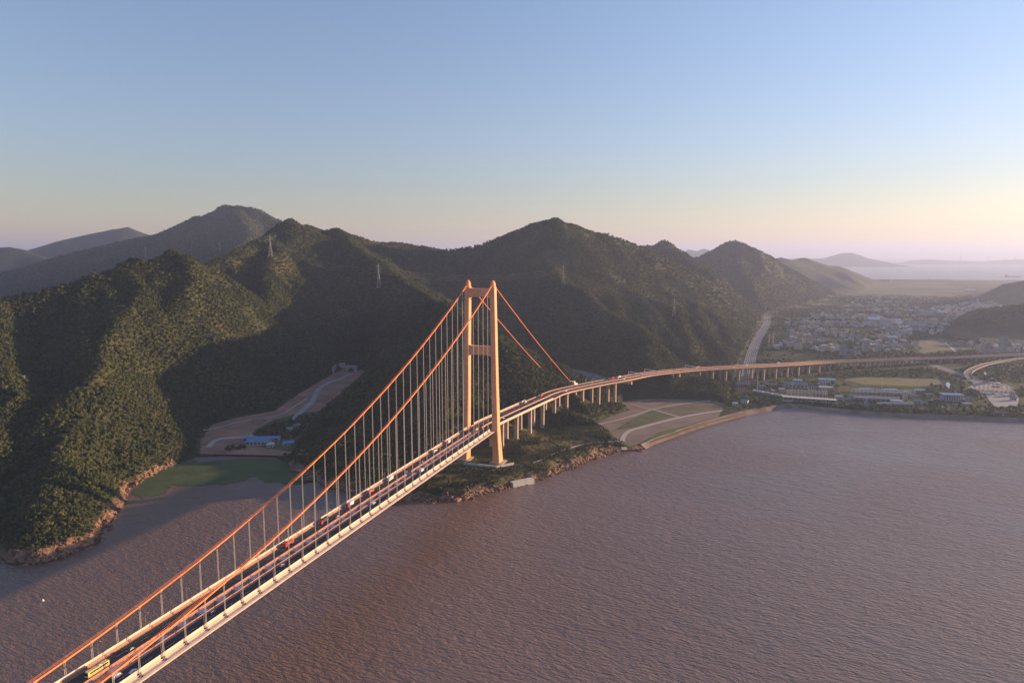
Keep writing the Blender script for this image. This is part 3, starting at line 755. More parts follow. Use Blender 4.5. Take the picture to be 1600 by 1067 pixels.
# hangers, each with its clamp, two ropes and socket
for j in range(50):
    s = -18.0 - 15.0 * j
    if s < S0 + 8: break
    for side in (1, -1):
        zt = cable_z(s); lat = side * 15.7; mb = MB()
        for e in (-0.38, 0.38): mb.tube(B(s + e, lat, zt - .2), B(s + e, lat, DECK - 0.5), 0.135, n=5, m=0)
        sl = KB + 2 * KA * s; dv = (AX + UP * sl).normalized()
        mb.tube(B(s, lat, zt) - dv * 0.9, B(s, lat, zt) + dv * 0.9, 0.68, n=10, m=1)
        mb.box(B(s, lat, DECK + 0.25), (0.55, 1.5, 1.5), BRZ, m=2)
        mb.tube(B(s, side * 17.3, DECK - .62), B(s, side * 17.3, DECK + .15), 0.55, 0.5, 8, m=2)
        bpart(mb, 'hanger', [ROPE, CABLE, DARK])

# twin steel boxes of the deck
PROF = [(3.2, 0.0), (14.6, 0.0), (15.4, 0.35), (15.8, 0.35), (15.8, -0.6), (19.6, -0.75), (19.9, -1.15), (14.2, -3.5), (4.6, -3.5), (3.2, -2.2)]
fr = frames(S0, S1, 30)
for side in (1, -1):
    mb = MB(); mb.sweep(fr, [(side * a, b) for a, b in (PROF if side < 0 else PROF[::-1])]); bpart(mb, 'box_girder', NOSE)
    mb = MB(); q = [(side * a, b) for a, b in ((4.0, 0.004), (14.0, 0.004), (14.0, 0.09), (4.0, 0.09))]; mb.sweep(fr, q if side > 0 else q[::-1]); bpart(mb, 'carriageway', ASPH)
    mb = MB(); q = [(side * a, b) for a, b in ((15.95, -0.63), (19.4, -0.74), (19.4, -0.62), (15.95, -0.52))]; mb.sweep(fr, q if side > 0 else q[::-1]); bpart(mb, 'walkway', WALK)
    mb = MB()
    for lat in (4.5, 13.5):
        mb.sweep(fr, [(side * lat - .09, .094), (side * lat + .09, .094), (side * lat + .09, .11), (side * lat - .09, .11)])
    for k in range(int((S1 - S0) / 15)):
        mb.box(B(S0 + 15 * k + 3, side * 9.0, DECK + .10), (0.18, 6.0, 0.02), BRZ)
    bpart(mb, 'lane_marking', WHITE)
    # outer hand rail of the walkway
    mb = MB()
    for h in (0.45, 1.0): mb.sweep(frames(S0, -16, 60), [(side * 19.45 - .05, -.62 + h - .05), (side * 19.45 + .05, -.62 + h - .05), (side * 19.45 + .05, -.62 + h + .05), (side * 19.45 - .05, -.62 + h + .05)])
    for k in range(int((-16 - S0) / 5)): mb.box(B(S0 + 5 * k, side * 19.45, DECK - .1), (.1, .1, 1.0), BRZ)
    bpart(mb, 'walkway_rail', NOSE)
    for lat in (3.55, 14.35):      # guard rails beside the slot and below the wind screens
        mb = MB()
        for h in (0.45, 0.85, 1.2): mb.sweep(fr, [(side * lat - .09, h - .11), (side * lat + .09, h - .11), (side * lat + .09, h + .11), (side * lat - .09, h + .11)])
        for k in range(int((S1 - S0) / 3)): mb.box(B(S0 + 3 * k, side * lat, DECK + .6), (.14, .14, 1.3), BRZ)
        mb.sweep(fr, [(side * lat - .3, .0), (side * lat + .3, .0), (side * lat + .3, .28), (side * lat - .3, .28)])
        bpart(mb, 'guard_rail', RAIL)
# cross beams that tie the two boxes together, one at each hanger
mb = MB(); mb.box((0, 0, -1.4), (6.7, 6.2, 2.4)); mb.box((0, 0, -0.12), (6.4, 5.6, 0.12)); mb.box((0, 5.4, -2.6), (6.5, 0.8, 1.0)); mb.box((0, -5.4, -2.6), (6.5, 0.8, 1.0))
CBM = mb.mesh('deck_tie_beam', SLOT)
# wind screen bay, 15 m long: posts and four slats
mb = MB()
for y in np.arange(-7.5, 7.4, 2.5): mb.box((0, y, 1.45), (.16, .16, 2.5))
for k in range(4): mb.box((0.02, 0, 1.2 + k * 0.46), (.08, 14.96, 0.40))
mb.box((0.02, 0, 0.55), (.34, 14.96, 0.5))
SCR = mb.mesh('wind_screen', STEEL)
j = 0
while -18.0 - 15.0 * j > S0 + 8:
    s = -18.0 - 15.0 * j; j += 1
    inst('deck_tie_beam', CBM, bridge, B(s, 0, DECK) - BL, BRZ)
    for side in (1, -1): inst('wind_screen', SCR, bridge, B(s, side * 14.95, DECK) - BL, BRZ + (math.pi if side < 0 else 0))
mb = MB(); mb.box(B(-3.2, 17.6, DECK - .7), (4.6, .5, 1.6), BRZ); mb.box(B(-3.2, -17.6, DECK - .7), (4.6, .5, 1.6), BRZ); bpart(mb, 'end_plate', NOSE)

# ------------------------------------------------------------------ approach viaduct
def smooth_line(pts, step=6.0):
    P = [Vector(p) for p in pts]; out = []
    for i in range(len(P) - 1):
        p0, p1, p2, p3 = P[max(i - 1, 0)], P[i], P[i + 1], P[min(i + 2, len(P) - 1)]
        n = max(2, int((p2 - p1).length / step))
        for k in range(n):
            t = k / n
            out.append(0.5 * ((2 * p1) + (p2 - p0) * t + (2 * p0 - 5 * p1 + 4 * p2 - p3) * t * t + (-p0 + 3 * p1 - 3 * p2 + p3) * t ** 3))
    out.append(P[-1]); return out
def line_frames(pts):
    fr_ = []
    for i, p in enumerate(pts):
        d = pts[min(i + 1, len(pts) - 1)] - pts[max(i - 1, 0)]; d.z = 0; d.normalize()
        fr_.append((p, Vector((d.y, -d.x, 0)), UP))
    return fr_
rl = smooth_line([(p[0], p[1], p[2] - 1) for p in VIA_R], 6.0)
VIA = [B(1.0, 0, DECK), B(8.0, -0.3, DECK)]
for o, r_, u_ in line_frames(rl): VIA.append(o - r_ * 15.0)
for _ in range(6): VIA = VIA[:1] + [(VIA[i - 1] + VIA[i] * 2 + VIA[i + 1]) / 4 for i in range(1, len(VIA) - 1)] + VIA[-1:]
VF = line_frames(VIA)
cum = [0.0]
for a, b in zip(VIA[:-1], VIA[1:]): cum.append(cum[-1] + (b - a).length)
def via_at(s):
    i = min(max(0, int(np.searchsorted(cum, s)) - 1), len(VIA) - 2); t = (s - cum[i]) / (cum[i + 1] - cum[i])
    return VIA[i].lerp(VIA[i + 1], t), VF[i][1], math.atan2(-VF[i][1].x * 0 + -(VIA[i + 1] - VIA[i]).x, (VIA[i + 1] - VIA[i]).y)
CONC = mat('warm_concrete', (0.52, 0.40, 0.29), 0.85, noise=0.14, nscale=0.12, bump=0.03, bscale=1.0)
PIERM = mat('pier_concrete', (0.46, 0.36, 0.28), 0.85, noise=0.16, nscale=0.15)
weather(CONC, 1000.0, 0.5); weather(PIERM, 4.0, 0.45)
viaduct = empty('approach_viaduct', B(1, 0, 8)); VL = Vector(viaduct.location)
tag(viaduct, 'long curving approach viaduct on concrete piers leading from the tower to the plain', 'viaduct')
def vpart(mb, name, m, parent=None, base=None):
    L = base or VL; mb.v = [tuple(Vector(p) - L) for p in mb.v]
    return mb.build(name, m, parent or viaduct)
ABUT0, ABUT1 = 415.0, 560.0        # between these the road lies on the knoll
def sub_frames(s0, s1):
    o = [i for i in range(len(cum)) if s0 < cum[i] < s1]
    fr_ = []
    for s in [s0] + [cum[i] for i in o] + [s1]:
        p, r_, rz = via_at(s); fr_.append((p, r_, UP))
    return fr_
VTOT = cum[-1]
for side in (1, -1):
    e = lambda q: [(side * a, b) for a, b in (q if side > 0 else q[::-1])]
    mb = MB(); mb.sweep(sub_frames(0, VTOT), e([(0.5, 0.004), (14.4, 0.004), (14.4, 0.08), (0.5, 0.08)])); vpart(mb, 'carriageway', ASPH)
    mb = MB()
    for k in range(int(VTOT / 15)):
        p, r_, rz = via_at(15 * k + 3); mb.box(p + r_ * side * 7.4 + UP * .09, (.18, 6, .02), rz)
    for lat in (1.2, 13.6): mb.sweep(sub_frames(0, VTOT), [(side * lat - .09, .084), (side * lat + .09, .084), (side * lat + .09, .1), (side * lat - .09, .1)])
    vpart(mb, 'lane_marking', WHITE)
    for lat in (0.45, 14.5):
        mb = MB(); f_ = sub_frames(0, VTOT)
        mb.sweep(f_, [(side * lat - .22, 0), (side * lat + .22, 0), (side * lat + .16, .75), (side * lat - .16, .75)])
        for h in (0.95, 1.25): mb.sweep(f_, [(side * lat - .08, h - .07), (side * lat + .08, h - .07), (side * lat + .08, h + .07), (side * lat - .08, h + .07)])
        for k in range(int(VTOT / 4)):
            p, r_, rz = via_at(4 * k + 1); mb.box(p + r_ * side * lat + UP * 1.0, (.14, .14, .7), rz)
        vpart(mb, 'guard_rail', RAIL)
    # wind screens go on for a while past the tower
    end = 165.0 if side < 0 else 205.0; k = 0
    while 10 + 15 * k + 15 < end:
        p, r_, rz = via_at(10 + 15 * k + 7.5); inst('wind_screen', SCR, viaduct, p + r_ * side * 14.95 - VL, rz + (math.pi if side < 0 else 0)); k += 1
s = 2.0; spans = []
while s < VTOT - 10:
    L_ = 42.0 if s < ABUT1 else 36.0
    spans.append((s, min(s + L_, VTOT))); s += L_
for s0_, s1_ in spans:
    for side in (1, -1):
        mb = MB(); q = [(side * a, b) for a, b in ((0.2, 0.0), (15.0, 0.0), (15.0, -0.55), (11.2, -1.0), (10.2, -2.9), (4.6, -2.9), (3.6, -1.0), (0.2, -0.6))]
        mb.sweep(sub_frames(s0_ + .06, s1_ - .06), q[::-1] if side > 0 else q); vpart(mb, 'girder_span', CONC)
    p, r_, rz = via_at(s0_)
    if s0_ < 8 or ABUT0 + 5 < s0_ < ABUT1 - 20: continue
    for side in (1, -1):
        b = p + r_ * side * 7.4; g = hz(b.x, b.y) - 2.0; top = p.z - 2.95
        if top - g < 3: continue
        mb = MB(); mb.box((b.x, b.y, (g + top - 1.6) / 2), (5.0, 2.6, top - 1.6 - g), rz)
        mb.add([(b + r_ * x + Vector((-r_.y, r_.x, 0)) * y + UP * (z - b.z)) for z, w in ((top - 1.6, 2.5), (top, 3.3)) for x, y in ((-w, -1.3), (w, -1.3), (w, 1.3), (-w, 1.3))], [(3, 2, 1, 0), (4, 5, 6, 7), (0, 1, 5, 4), (1, 2, 6, 5), (2, 3, 7, 6), (3, 0, 4, 7)])
        vpart(mb, 'pier', PIERM)
# low cross walls where the road meets the knoll
for s_ in (ABUT0, ABUT1):
    p, r_, rz = via_at(s_); mb = MB(); mb.box((p.x, p.y, p.z - 5.6), (31, 3, 5.2), rz); vpart(mb, 'abutment', PIERM)

# anchor house at the end of the right main cable
WCON = mat('pale_concrete', (0.62, 0.57, 0.50), 0.8, noise=0.12, nscale=0.2)
anch = empty('anchor_house', B(402, 15.7, 27)); tag(anch, 'pale concrete anchor block with sloping top where the far cable meets the ground', 'anchor block')
mb = MB()
mb.add([(-6, -8, 0), (6, -8, 0), (6, 16, 0), (-6, 16, 0), (-6, -8, 9), (6, -8, 9), (6, 16, 4), (-6, 16, 4)], [(3, 2, 1, 0), (4, 5, 6, 7), (0, 1, 5, 4), (1, 2, 6, 5), (2, 3, 7, 6), (3, 0, 4, 7)])
blk = mb.build('block', WCON, anch); anch.rotation_euler = (0, 0, BRZ)
mb = MB(); mb.box((0, -8.4, 7.2), (5.6, 1.0, 3.0)); mb.build('cable_hood', PAINT, anch)
mb = MB(); mb.box((0, 3, 8.0), (8, 7, 2.4)); mb.build('roof_house', WHITE, anch)

# ------------------------------------------------------------------ place things where they stand on the ground
def hit(u, v):
    """first point of the terrain along a measured line of sight"""
    r = _ray(u, v); t = np.concatenate([np.arange(480, 2600, 1.5), np.arange(2600, 6800, 6)]) / r[1]
    x, y, z = r[0] * t, r[1] * t, CAM_H + r[2] * t
    d = z - _lookup(HH, x, y); k = int(np.argmax(d < 0)) if (d < 0).any() else len(t) - 1
    return Vector((float(x[k]), float(y[k]), float(_lookup(HH, [x[k]], [y[k]])[0])))

# ------------------------------------------------------------------ vehicles (local +Y is forward)
GLASS = mat('dark_window_glass', (0.02, 0.025, 0.03), 0.12, spec=0.6)
TYRE = mat('black_tyre', (0.02, 0.02, 0.02), 0.9)
HUB = mat('wheel_rim_steel', (0.45, 0.45, 0.46), 0.4, metal=0.6)
LAMPG = mat('headlight_lens', (0.75, 0.75, 0.70), 0.2)
TAIL = mat('red_tail_light', (0.45, 0.02, 0.02), 0.3)
VC = {}
def paint(c, r=0.35):
    k = tuple(c)
    if k not in VC: VC[k] = mat('vehicle_paint_%d' % len(VC), c, r, spec=0.5, noise=0.05, nscale=0.8)
    return VC[k]
wb = MB(); wb.tube((-.13, 0, 0), (.13, 0, 0), .34, n=12); TYREM = wb.mesh('tyre', TYRE)
wb = MB(); wb.tube((-.14, 0, 0), (.14, 0, 0), .19, n=8); RIMM = wb.mesh('rim', HUB)
def wheels(t, xs, ys, r=0.34):
    for y in ys:
        for x in xs:
            w = inst('wheel', TYREM, t, (x, y, r), 0, (1.2, r / .34, r / .34)); inst('rim', RIMM, w)
def loft(mb, secs, m=0):
    """secs: list of (y, halfwidth bottom, halfwidth top, z0, z1)"""
    vs = []
    for y, wb_, wt, z0, z1 in secs: vs += [(-wb_, y, z0), (wb_, y, z0), (wt, y, z1), (-wt, y, z1)]
    fs = [(3, 2, 1, 0)]
    for i in range(len(secs) - 1):
        a = 4 * i
        for k in range(4): fs.append((a + k, a + (k + 1) % 4, a + 4 + (k + 1) % 4, a + 4 + k))
    e = 4 * (len(secs) - 1); fs.append((e, e + 1, e + 2, e + 3)); return mb.add(vs, fs, m)
def lights(t, y0, y1, x, z):
    for sx in (-1, 1):
        b = MB(); b.box((sx * x, y1, z), (.35, .08, .2)); b.build('headlight', LAMPG, t)
        b = MB(); b.box((sx * x, y0, z + .1), (.3, .08, .22)); b.build('tail_light', TAIL, t)
def car(c, van=False):
    t = empty('car' if not van else 'van'); P = paint(c)
    if van:
        b = MB(); loft(b, [(-2.4, .88, .86, .35, 1.05), (2.0, .9, .88, .3, 1.05), (2.5, .85, .8, .35, .95)]); b.build('body', P, t)
        b = MB(); loft(b, [(-2.38, .86, .76, 1.05, 1.98), (1.2, .87, .76, 1.05, 2.0), (2.05, .84, .70, 1.05, 1.15)]); cb = b.build('cabin', P, t)
        win = [(-1.6, .9), (-.4, .9), (.75, .8)]; zt = 1.5; wl_ = .80
    else:
        b = MB(); loft(b, [(-2.2, .8, .78, .38, .85), (-2.0, .88, .84, .28, .92), (1.5, .9, .84, .26, .88), (2.2, .82, .74, .32, .72)]); b.build('body', P, t)
        b = MB(); loft(b, [(-1.75, .8, .6, .9, .95), (-1.1, .82, .62, .9, 1.42), (.4, .82, .62, .88, 1.44), (1.2, .8, .66, .86, .92)]); cb = b.build('cabin', P, t)
        win = [(-.75, .8), (.1, .75)]; zt = 1.16; wl_ = .73
    for y, L_ in win:
        for sx in (-1, 1):
            b = MB(); b.box((sx * wl_, y, zt), (.06, L_, .38), 0); b.build('side_window', GLASS, cb)
    b = MB()
    if van: b.add([(-.7, 1.33, 1.93), (.7, 1.33, 1.93), (.78, 2.04, 1.22), (-.78, 2.04, 1.22)], [(0, 1, 2, 3)])
    else: b.add([(-.58, .46, 1.45), (.58, .46, 1.45), (.68, 1.2, .97), (-.68, 1.2, .97)], [(0, 1, 2, 3)])
    b.build('windscreen', GLASS, cb)
    wheels(t, (-.8, .8), (-1.35, 1.35)); lights(t, -2.22 if not van else -2.42, 2.22 if not van else 2.52, .6, .62)
    return t
def truck(cab_c, load_c, kind='box', L_=9.0):
    t = empty('truck'); P = paint(cab_c); h = L_ / 2
    b = MB(); loft(b, [(h - 2.2, 1.2, 1.15, .6, 2.9), (h - .5, 1.22, 1.12, .5, 2.95), (h, 1.18, 1.05, .5, 1.9)]); cb = b.build('cab', P, t)
    b = MB(); b.add([(-1.02, h - .44, 2.75), (1.02, h - .44, 2.75), (1.05, h + .03, 1.95), (-1.05, h + .03, 1.95)], [(0, 1, 2, 3)]); b.build('windscreen', GLASS, cb)
    for sx in (-1, 1):
        b = MB(); b.box((sx * 1.17, h - 1.1, 2.3), (.08, .9, .7)); b.build('side_window', GLASS, cb)
        b = MB(); b.box((sx * 1.35, h - .35, 2.2), (.12, .2, .6)); b.build('mirror', DARK, cb)
    b = MB(); b.box((0, -1.1, .85), (1.0, L_ - 2.4, .35)); b.build('chassis', DARK, t)
    if kind == 'box':
        b = MB(); b.box((0, -1.25, 2.3), (2.4, L_ - 2.7, 2.6)); cg = b.build('cargo_box', paint(load_c, .55), t)
        b = MB(); b.box((0, -h - .02, 2.25), (2.2, .08, 2.3)); b.build('rear_door', paint(tuple(q * .9 for q in load_c), .55), cg)
    elif kind == 'load':
        b = MB(); b.box((0, -1.25, 1.5), (2.4, L_ - 2.7, 1.0)); cg = b.build('cargo_bed', P, t)
        b = MB(); q = rnd.random()
        for k in range(5):
            y = -h + .9 + k * (L_ - 3.6) / 4; b.add([(-1.1, y - .8, 1.9), (1.1, y - .8, 1.9), (1.1, y + .8, 1.9), (-1.1, y + .8, 1.9), (-.5, y - .3, 2.7 + .3 * rnd.random()), (.5, y - .3, 2.8), (.5, y + .4, 2.7), (-.5, y + .4, 2.8 + .2 * rnd.random())], [(4, 5, 6, 7), (0, 1, 5, 4), (1, 2, 6, 5), (2, 3, 7, 6), (3, 0, 4, 7)])
        b.build('heaped_load', paint(load_c, .9), cg)
    else:
        b = MB(); b.tube((0, -h + .1, 2.2), (0, h - 2.5, 2.2), 1.15, n=14); b.build('tank', paint(load_c, .4), t)
    wheels(t, (-.98, .98), (h - 1.1, -h + 1.2, -h + 2.4), .5); lights(t, -h - .05, h + .04, .85, .85)
    return t
def bus(c):
    t = empty('bus'); P = paint(c)
    b = MB(); loft(b, [(-6, 1.24, 1.2, .45, 3.25), (5.7, 1.25, 1.2, .4, 3.3), (6, 1.2, 1.1, .45, 3.1)]); bd = b.build('body', P, t)
    for sx in (-1, 1):
        for k in range(6):
            b = MB(); b.box((sx * 1.235, -4.6 + 1.75 * k, 2.35), (.07, 1.6, .95)); b.build('side_window', GLASS, bd)
        b = MB(); b.box((sx * 1.26, -.2, 1.35), (.05, 10.6, .16)); b.build('stripe', paint((.05, .10, .04)), bd)
    b = MB(); b.box((0, 5.98, 2.1), (2.2, .1, 1.5)); b.build('windscreen', GLASS, bd)
    b = MB(); b.box((0, -2.0, 3.4), (1.5, 2.6, .25)); b.build('roof_unit', paint((.6, .58, .5)), bd)
    wheels(t, (-1.05, 1.05), (3.9, -3.6), .5); lights(t, -6.03, 6.03, .9, .8)
    return t
W_ = (0.72, 0.72, 0.70); RED = (0.52, 0.035, 0.035); BLK = (0.025, 0.025, 0.028); BRN = (0.24, 0.14, 0.07); YEL = (0.68, 0.54, 0.22); BLU = (0.05, 0.09, 0.22); SIL = (0.45, 0.46, 0.47); GRN = (0.08, 0.14, 0.07)
def on_span(t, s, lat, label, cat):
    away = lat > 0; p = B(s, lat, DECK + .10); t.location = p; t.rotation_euler = (0, 0, BRZ if away else BRZ + math.pi)
    tag(t, label, cat, 'vehicles crossing the bridge')
def span_s(u, v):
    x, y = gz(u, v, DECK + 1.0); return (Vector((x, y, 0)) - TW).dot(AX)
G1 = 'vehicles crossing the bridge'
on_span(bus(YEL), span_s(165, 1050), -6.6, 'yellow bus with dark windows, lowest vehicle on the far carriageway', 'bus')
on_span(car(W_, True), span_s(186, 1056), 6.6, 'white van, leftmost of the two white vehicles beside the near wind screen', 'van')
on_span(car(W_), span_s(211, 1048), 10.8, 'white car just ahead of the white van on the near carriageway', 'car')
on_span(car(GRN), span_s(216, 1016), -6.6, 'dark green car on the far carriageway above the yellow bus', 'car')
on_span(truck(RED, BRN, 'load', 10), span_s(457, 850), -10.6, 'red lorry heaped with brown load, first lorry above the dark green car', 'lorry')
on_span(truck(RED, BLK, 'box', 10), span_s(512, 815), -10.6, 'red cabbed lorry with black box body', 'lorry')
on_span(car(SIL), span_s(526, 806), -6.6, 'silver car beside the lorry with the black box', 'car')
on_span(truck(RED, W_, 'box', 9), span_s(551, 789), -10.6, 'red cabbed lorry with cream white box behind the black one', 'lorry')
on_span(truck((.5, .08, .12), BRN, 'load', 9), span_s(586, 769), -10.6, 'crimson lorry with small brown load following the white box lorry', 'lorry')
on_span(truck(W_, W_, 'box', 8), span_s(614, 749), -10.6, 'all white box lorry in the middle of the hanger rows', 'lorry')
on_span(car(W_), span_s(640, 738), -6.6, 'small white car by the median, half way to the tower', 'car')
on_span(car((.45, .3, .12)), span_s(668, 722), -6.6, 'tan car beside the median just before the tower', 'car')
on_span(truck(W_, BRN, 'load', 8), span_s(684, 705), -10.6, 'white cabbed lorry with brown load near the tower', 'lorry')
on_span(truck(RED, W_, 'box', 8), span_s(706, 692), -10.6, 'red cabbed lorry with white box, closest to the tower leg', 'lorry')
on_span(car((.5, .08, .12)), span_s(705, 708), 6.6, 'dark red car on the near carriageway before the tower', 'car')
on_span(car(BLU), span_s(330, 955), 6.6, 'blue car alone on the near carriageway in the lower span', 'car')
on_span(car(SIL), span_s(430, 880), 6.6, 'silver car on the near carriageway abreast of the brown lorry', 'car')
on_span(car(W_, True), span_s(575, 785), 6.6, 'white van on the near carriageway below the hanger rows', 'van')
on_span(car(BLK), span_s(632, 752), 10.8, 'black car on the near carriageway a little before the tower', 'car')
on_span(truck(BLU, W_, 'box', 8), span_s(655, 735), 6.6, 'blue cabbed box lorry on the near carriageway', 'lorry')
def on_via(t, s, lat, label, cat):
    p, r_, rz = via_at(s); t.location = p + r_ * lat + UP * .085; t.rotation_euler = (0, 0, rz if lat > 0 else rz + math.pi); tag(t, label, cat, 'vehicles on the approach viaduct')
def via_s(u, v):
    x, y = gz(u, v, 49.5); best = min(range(len(VIA)), key=lambda i: (VIA[i].x - x) ** 2 + (VIA[i].y - y) ** 2); return cum[best]
on_via(car(W_), via_s(790, 655), 5.2, 'white car on the near lane right behind the tower leg', 'car')
on_via(truck(BLU, SIL, 'box', 8), via_s(817, 629), -10, 'blue cabbed lorry with silver box, first past the tower', 'lorry')
on_via(car(RED), via_s(826, 626), -5.2, 'bright red car beside the blue cabbed lorry', 'car')
on_via(car(BLK), via_s(834, 624), -5.2, 'black car ahead of the red one on the viaduct bend', 'car')
on_via(truck(RED, BRN, 'load', 8), via_s(842, 618), -10, 'red lorry with brown load on the viaduct bend', 'lorry')
on_via(car(SIL), via_s(880, 610), 5.2, 'silver car on the bend near the anchor block', 'car')
on_via(truck(RED, RED, 'box', 9), via_s(958, 591), -10, 'all red box lorry just past the green sign', 'lorry')
on_via(truck(W_, W_, 'tank', 9), via_s(967, 589), -10, 'white tanker between two red vehicles past the green sign', 'lorry')
on_via(car(RED), via_s(976, 588), -5.2, 'red car beyond the white tanker', 'car')
on_via(car(W_), via_s(974, 592), 5.2, 'white car abreast of the white tanker, near lanes', 'car')
on_via(truck(W_, (.6, .3, .08), 'box', 9), 640, -10, 'lorry with orange box where the viaduct leaves the knoll', 'lorry')
on_via(car(W_), 720, 5.2, 'white car above the highway crossing', 'car')
on_via(car(W_), 770, -5.2, 'white car on the far lanes beyond the highway crossing', 'car')
on_via(truck(W_, W_, 'box', 9), 870, -10, 'white lorry on the low straight stretch over the plain', 'lorry')
on_via(car(RED), 1000, 5.2, 'red car on the low straight stretch over the plain', 'car')

# ------------------------------------------------------------------ street lamps
LPM = mat('grey_lamp_steel', (0.30, 0.28, 0.27), 0.45, metal=0.3)
b = MB(); b.tube((0, 0, 0), (0, 0, 9.6), .13, .08, 6); LPOLE = b.mesh('pole', LPM)
b = MB(); b.path([(0, 0, 9.5), (.5, 0, 10.1), (1.9, 0, 10.4)], .06, 5); LARM = b.mesh('arm', LPM)
b = MB(); loft(b, [(-.16, .1, .1, 10.32, 10.4), (.16, .1, .1, 10.32, 10.4)]); b.box((2.1, 0, 10.38), (.8, .3, .14)); LHEAD = b.mesh('lamp_head', WCON)
def lamp(loc, rz, label, grp):
    t = empty('street_lamp', loc, rz); inst('pole', LPOLE, t); inst('arm', LARM, t); inst('lamp_head', LHEAD, t); tag(t, label, 'street lamp', grp)
for k in range(17):
    s = -26 - 30 * k
    lamp(B(s + 7, 15.25, DECK + .3), BRZ + math.pi, 'slim grey street lamp along the near wind screen of the span', 'lamps along the near edge of the span')
    lamp(B(s - 4, -15.25, DECK + .3), BRZ, 'slim grey street lamp along the far wind screen of the span', 'lamps along the far edge of the span')
for k in range(34):
    for side in (1, -1):
        p, r_, rz = via_at(14 + 33 * k + (12 if side < 0 else 0))
        lamp(p + r_ * side * 14.75 + UP * .1, rz + (math.pi if side > 0 else 0), 'slim grey street lamp on the %s parapet of the viaduct' % ('near' if side > 0 else 'far'), 'lamps along the viaduct')

# ------------------------------------------------------------------ sign gantries
GRNS = mat('green_road_sign', (0.02, 0.20, 0.10), 0.5)
p, r_, rz = via_at(via_s(936, 601)); t = empty('sign_gantry', p, rz); tag(t, 'white gantry with green direction board over the viaduct', 'road sign')
for x in (-14.2, -0.9):
    b = MB(); b.tube((x, 0, 0), (x, 0, 7.6), .32, n=8); b.build('post', WHITE, t)
b = MB(); b.box((-7.5, 0, 7.0), (13.6, .4, .5)); b.build('beam', WHITE, t)
b = MB(); b.box((-8.0, -.35, 6.8), (9.0, .12, 3.8)); bo = b.build('board', GRNS, t)
for q in (448, 495, 612):
    p, r_, rz = via_at(q); t = empty('gantry', p, rz)
    tag(t, {448: 'white portal frame over the road where the viaduct meets the knoll', 495: 'white portal frame on the middle of the wooded knoll', 612: 'white portal frame over the viaduct just beyond the knoll'}[q], 'gantry')
    for x in (-14.2, 14.2):
        b = MB(); b.tube((x, 0, 0), (x, 0, 6.8), .35, n=8); b.build('post', WHITE, t)
    b = MB(); b.box((0, 0, 6.6), (28.6, .7, .8)); b.build('beam', WHITE, t)

# ------------------------------------------------------------------ pylons and wires
PYM = mat('galvanised_lattice_steel', (0.30, 0.30, 0.30), 0.6, metal=0.2)
def pylon(P, H_, rz, label, red=False):
    t = empty('power_pylon', P, rz); tag(t, label, 'pylon', 'pylons of the power line')
    w0, w1 = H_ * .085, H_ * .018; zt = H_ * .62
    b = MB(); n = 7; q = .2
    def cor(z):
        w = w0 + (w1 - w0) * min(1, z / zt) if z < zt else w1
        return [Vector((sx * w, sy * w, z)) for sx, sy in ((-1, -1), (1, -1), (1, 1), (-1, 1))]
    zs = [zt * (1 - (1 - i / n) ** 1.25) for i in range(n + 1)]
    for i in range(n):
        a, c = cor(zs[i]), cor(zs[i + 1])
        for k in range(4):
            b.tube(a[k], c[k], q, n=4); b.tube(a[k], c[(k + 1) % 4], q * .6, n=3); b.tube(a[(k + 1) % 4], c[k], q * .6, n=3); b.tube(c[k], c[(k + 1) % 4], q * .6, n=3)
    b.build('lattice_body', PYM, t)
    b = MB(); zs2 = [zt + (H_ * .94 - zt) * i / 6 for i in range(7)]
    for i in range(6):
        a, c = cor(zs2[i]), cor(zs2[i + 1])
        for k in range(4): b.tube(a[k], c[k], q, n=4); b.tube(a[k], c[(k + 1) % 4], q * .6, n=3)
    for k in range(4): b.tube(cor(H_ * .94)[k], (0, 0, H_), q, n=4)
    b.build('lattice_mast', PYM, t)
    for j, z in enumerate((.66, .77, .88)):
        for sx in (-1, 1):
            b = MB(); L_ = H_ * (.15, .13, .10)[j]
            for sy in (-1, 1): b.tube((sx * w1, sy * w1, H_ * z), (sx * L_, 0, H_ * z + .8), q * .8, n=3); b.tube((sx * w1, sy * w1, H_ * z + 2.2), (sx * L_, 0, H_ * z + .8), q * .8, n=3)
            b.tube((sx * L_, 0, H_ * z + .8), (sx * L_, 0, H_ * z - 1.6), .16, n=4); b.build('cross_arm', PYM, t)
    if red:
        b = MB(); b.box((0, 0, 0.8), (w0 * 2.3, w0 * 2.3, 2.4)); b.build('footing', mat('red_brown_footing', (.38, .15, .09), .9), t)
    return t
PY = []
for u, v, H_, lab, red in [(423, 403, 52, 'tall lattice pylon on the ridge shoulder left of the twin peaks', False), (592, 450, 54, 'lattice pylon with reddish footing on the bare spur below the twin peaks', True), (880, 444, 52, 'lattice pylon on the dark spur right of the bridge tower', False), (1053, 495, 50, 'slim pylon on the lower right shoulder of the big mountain', False)]:
    P = hit(u, v); P.z -= .5; PY.append((pylon(P, H_, rnd.uniform(-.2, .2), lab, red), P, H_))
for u, v, H_, lab in [(228, 404, 48, 'faint far pylon on the blue ridge at the left'), (344, 396, 48, 'faint pylon high on the slope of the tall left mountain'), (1201, 546, 44, 'twin pylon on the flat beside the highway, left one'), (1207, 546, 44, 'twin pylon on the flat beside the highway, right one')]:
    P = hit(u, v); P.z -= .5; pylon(P, H_, rnd.uniform(-.3, .3), lab)
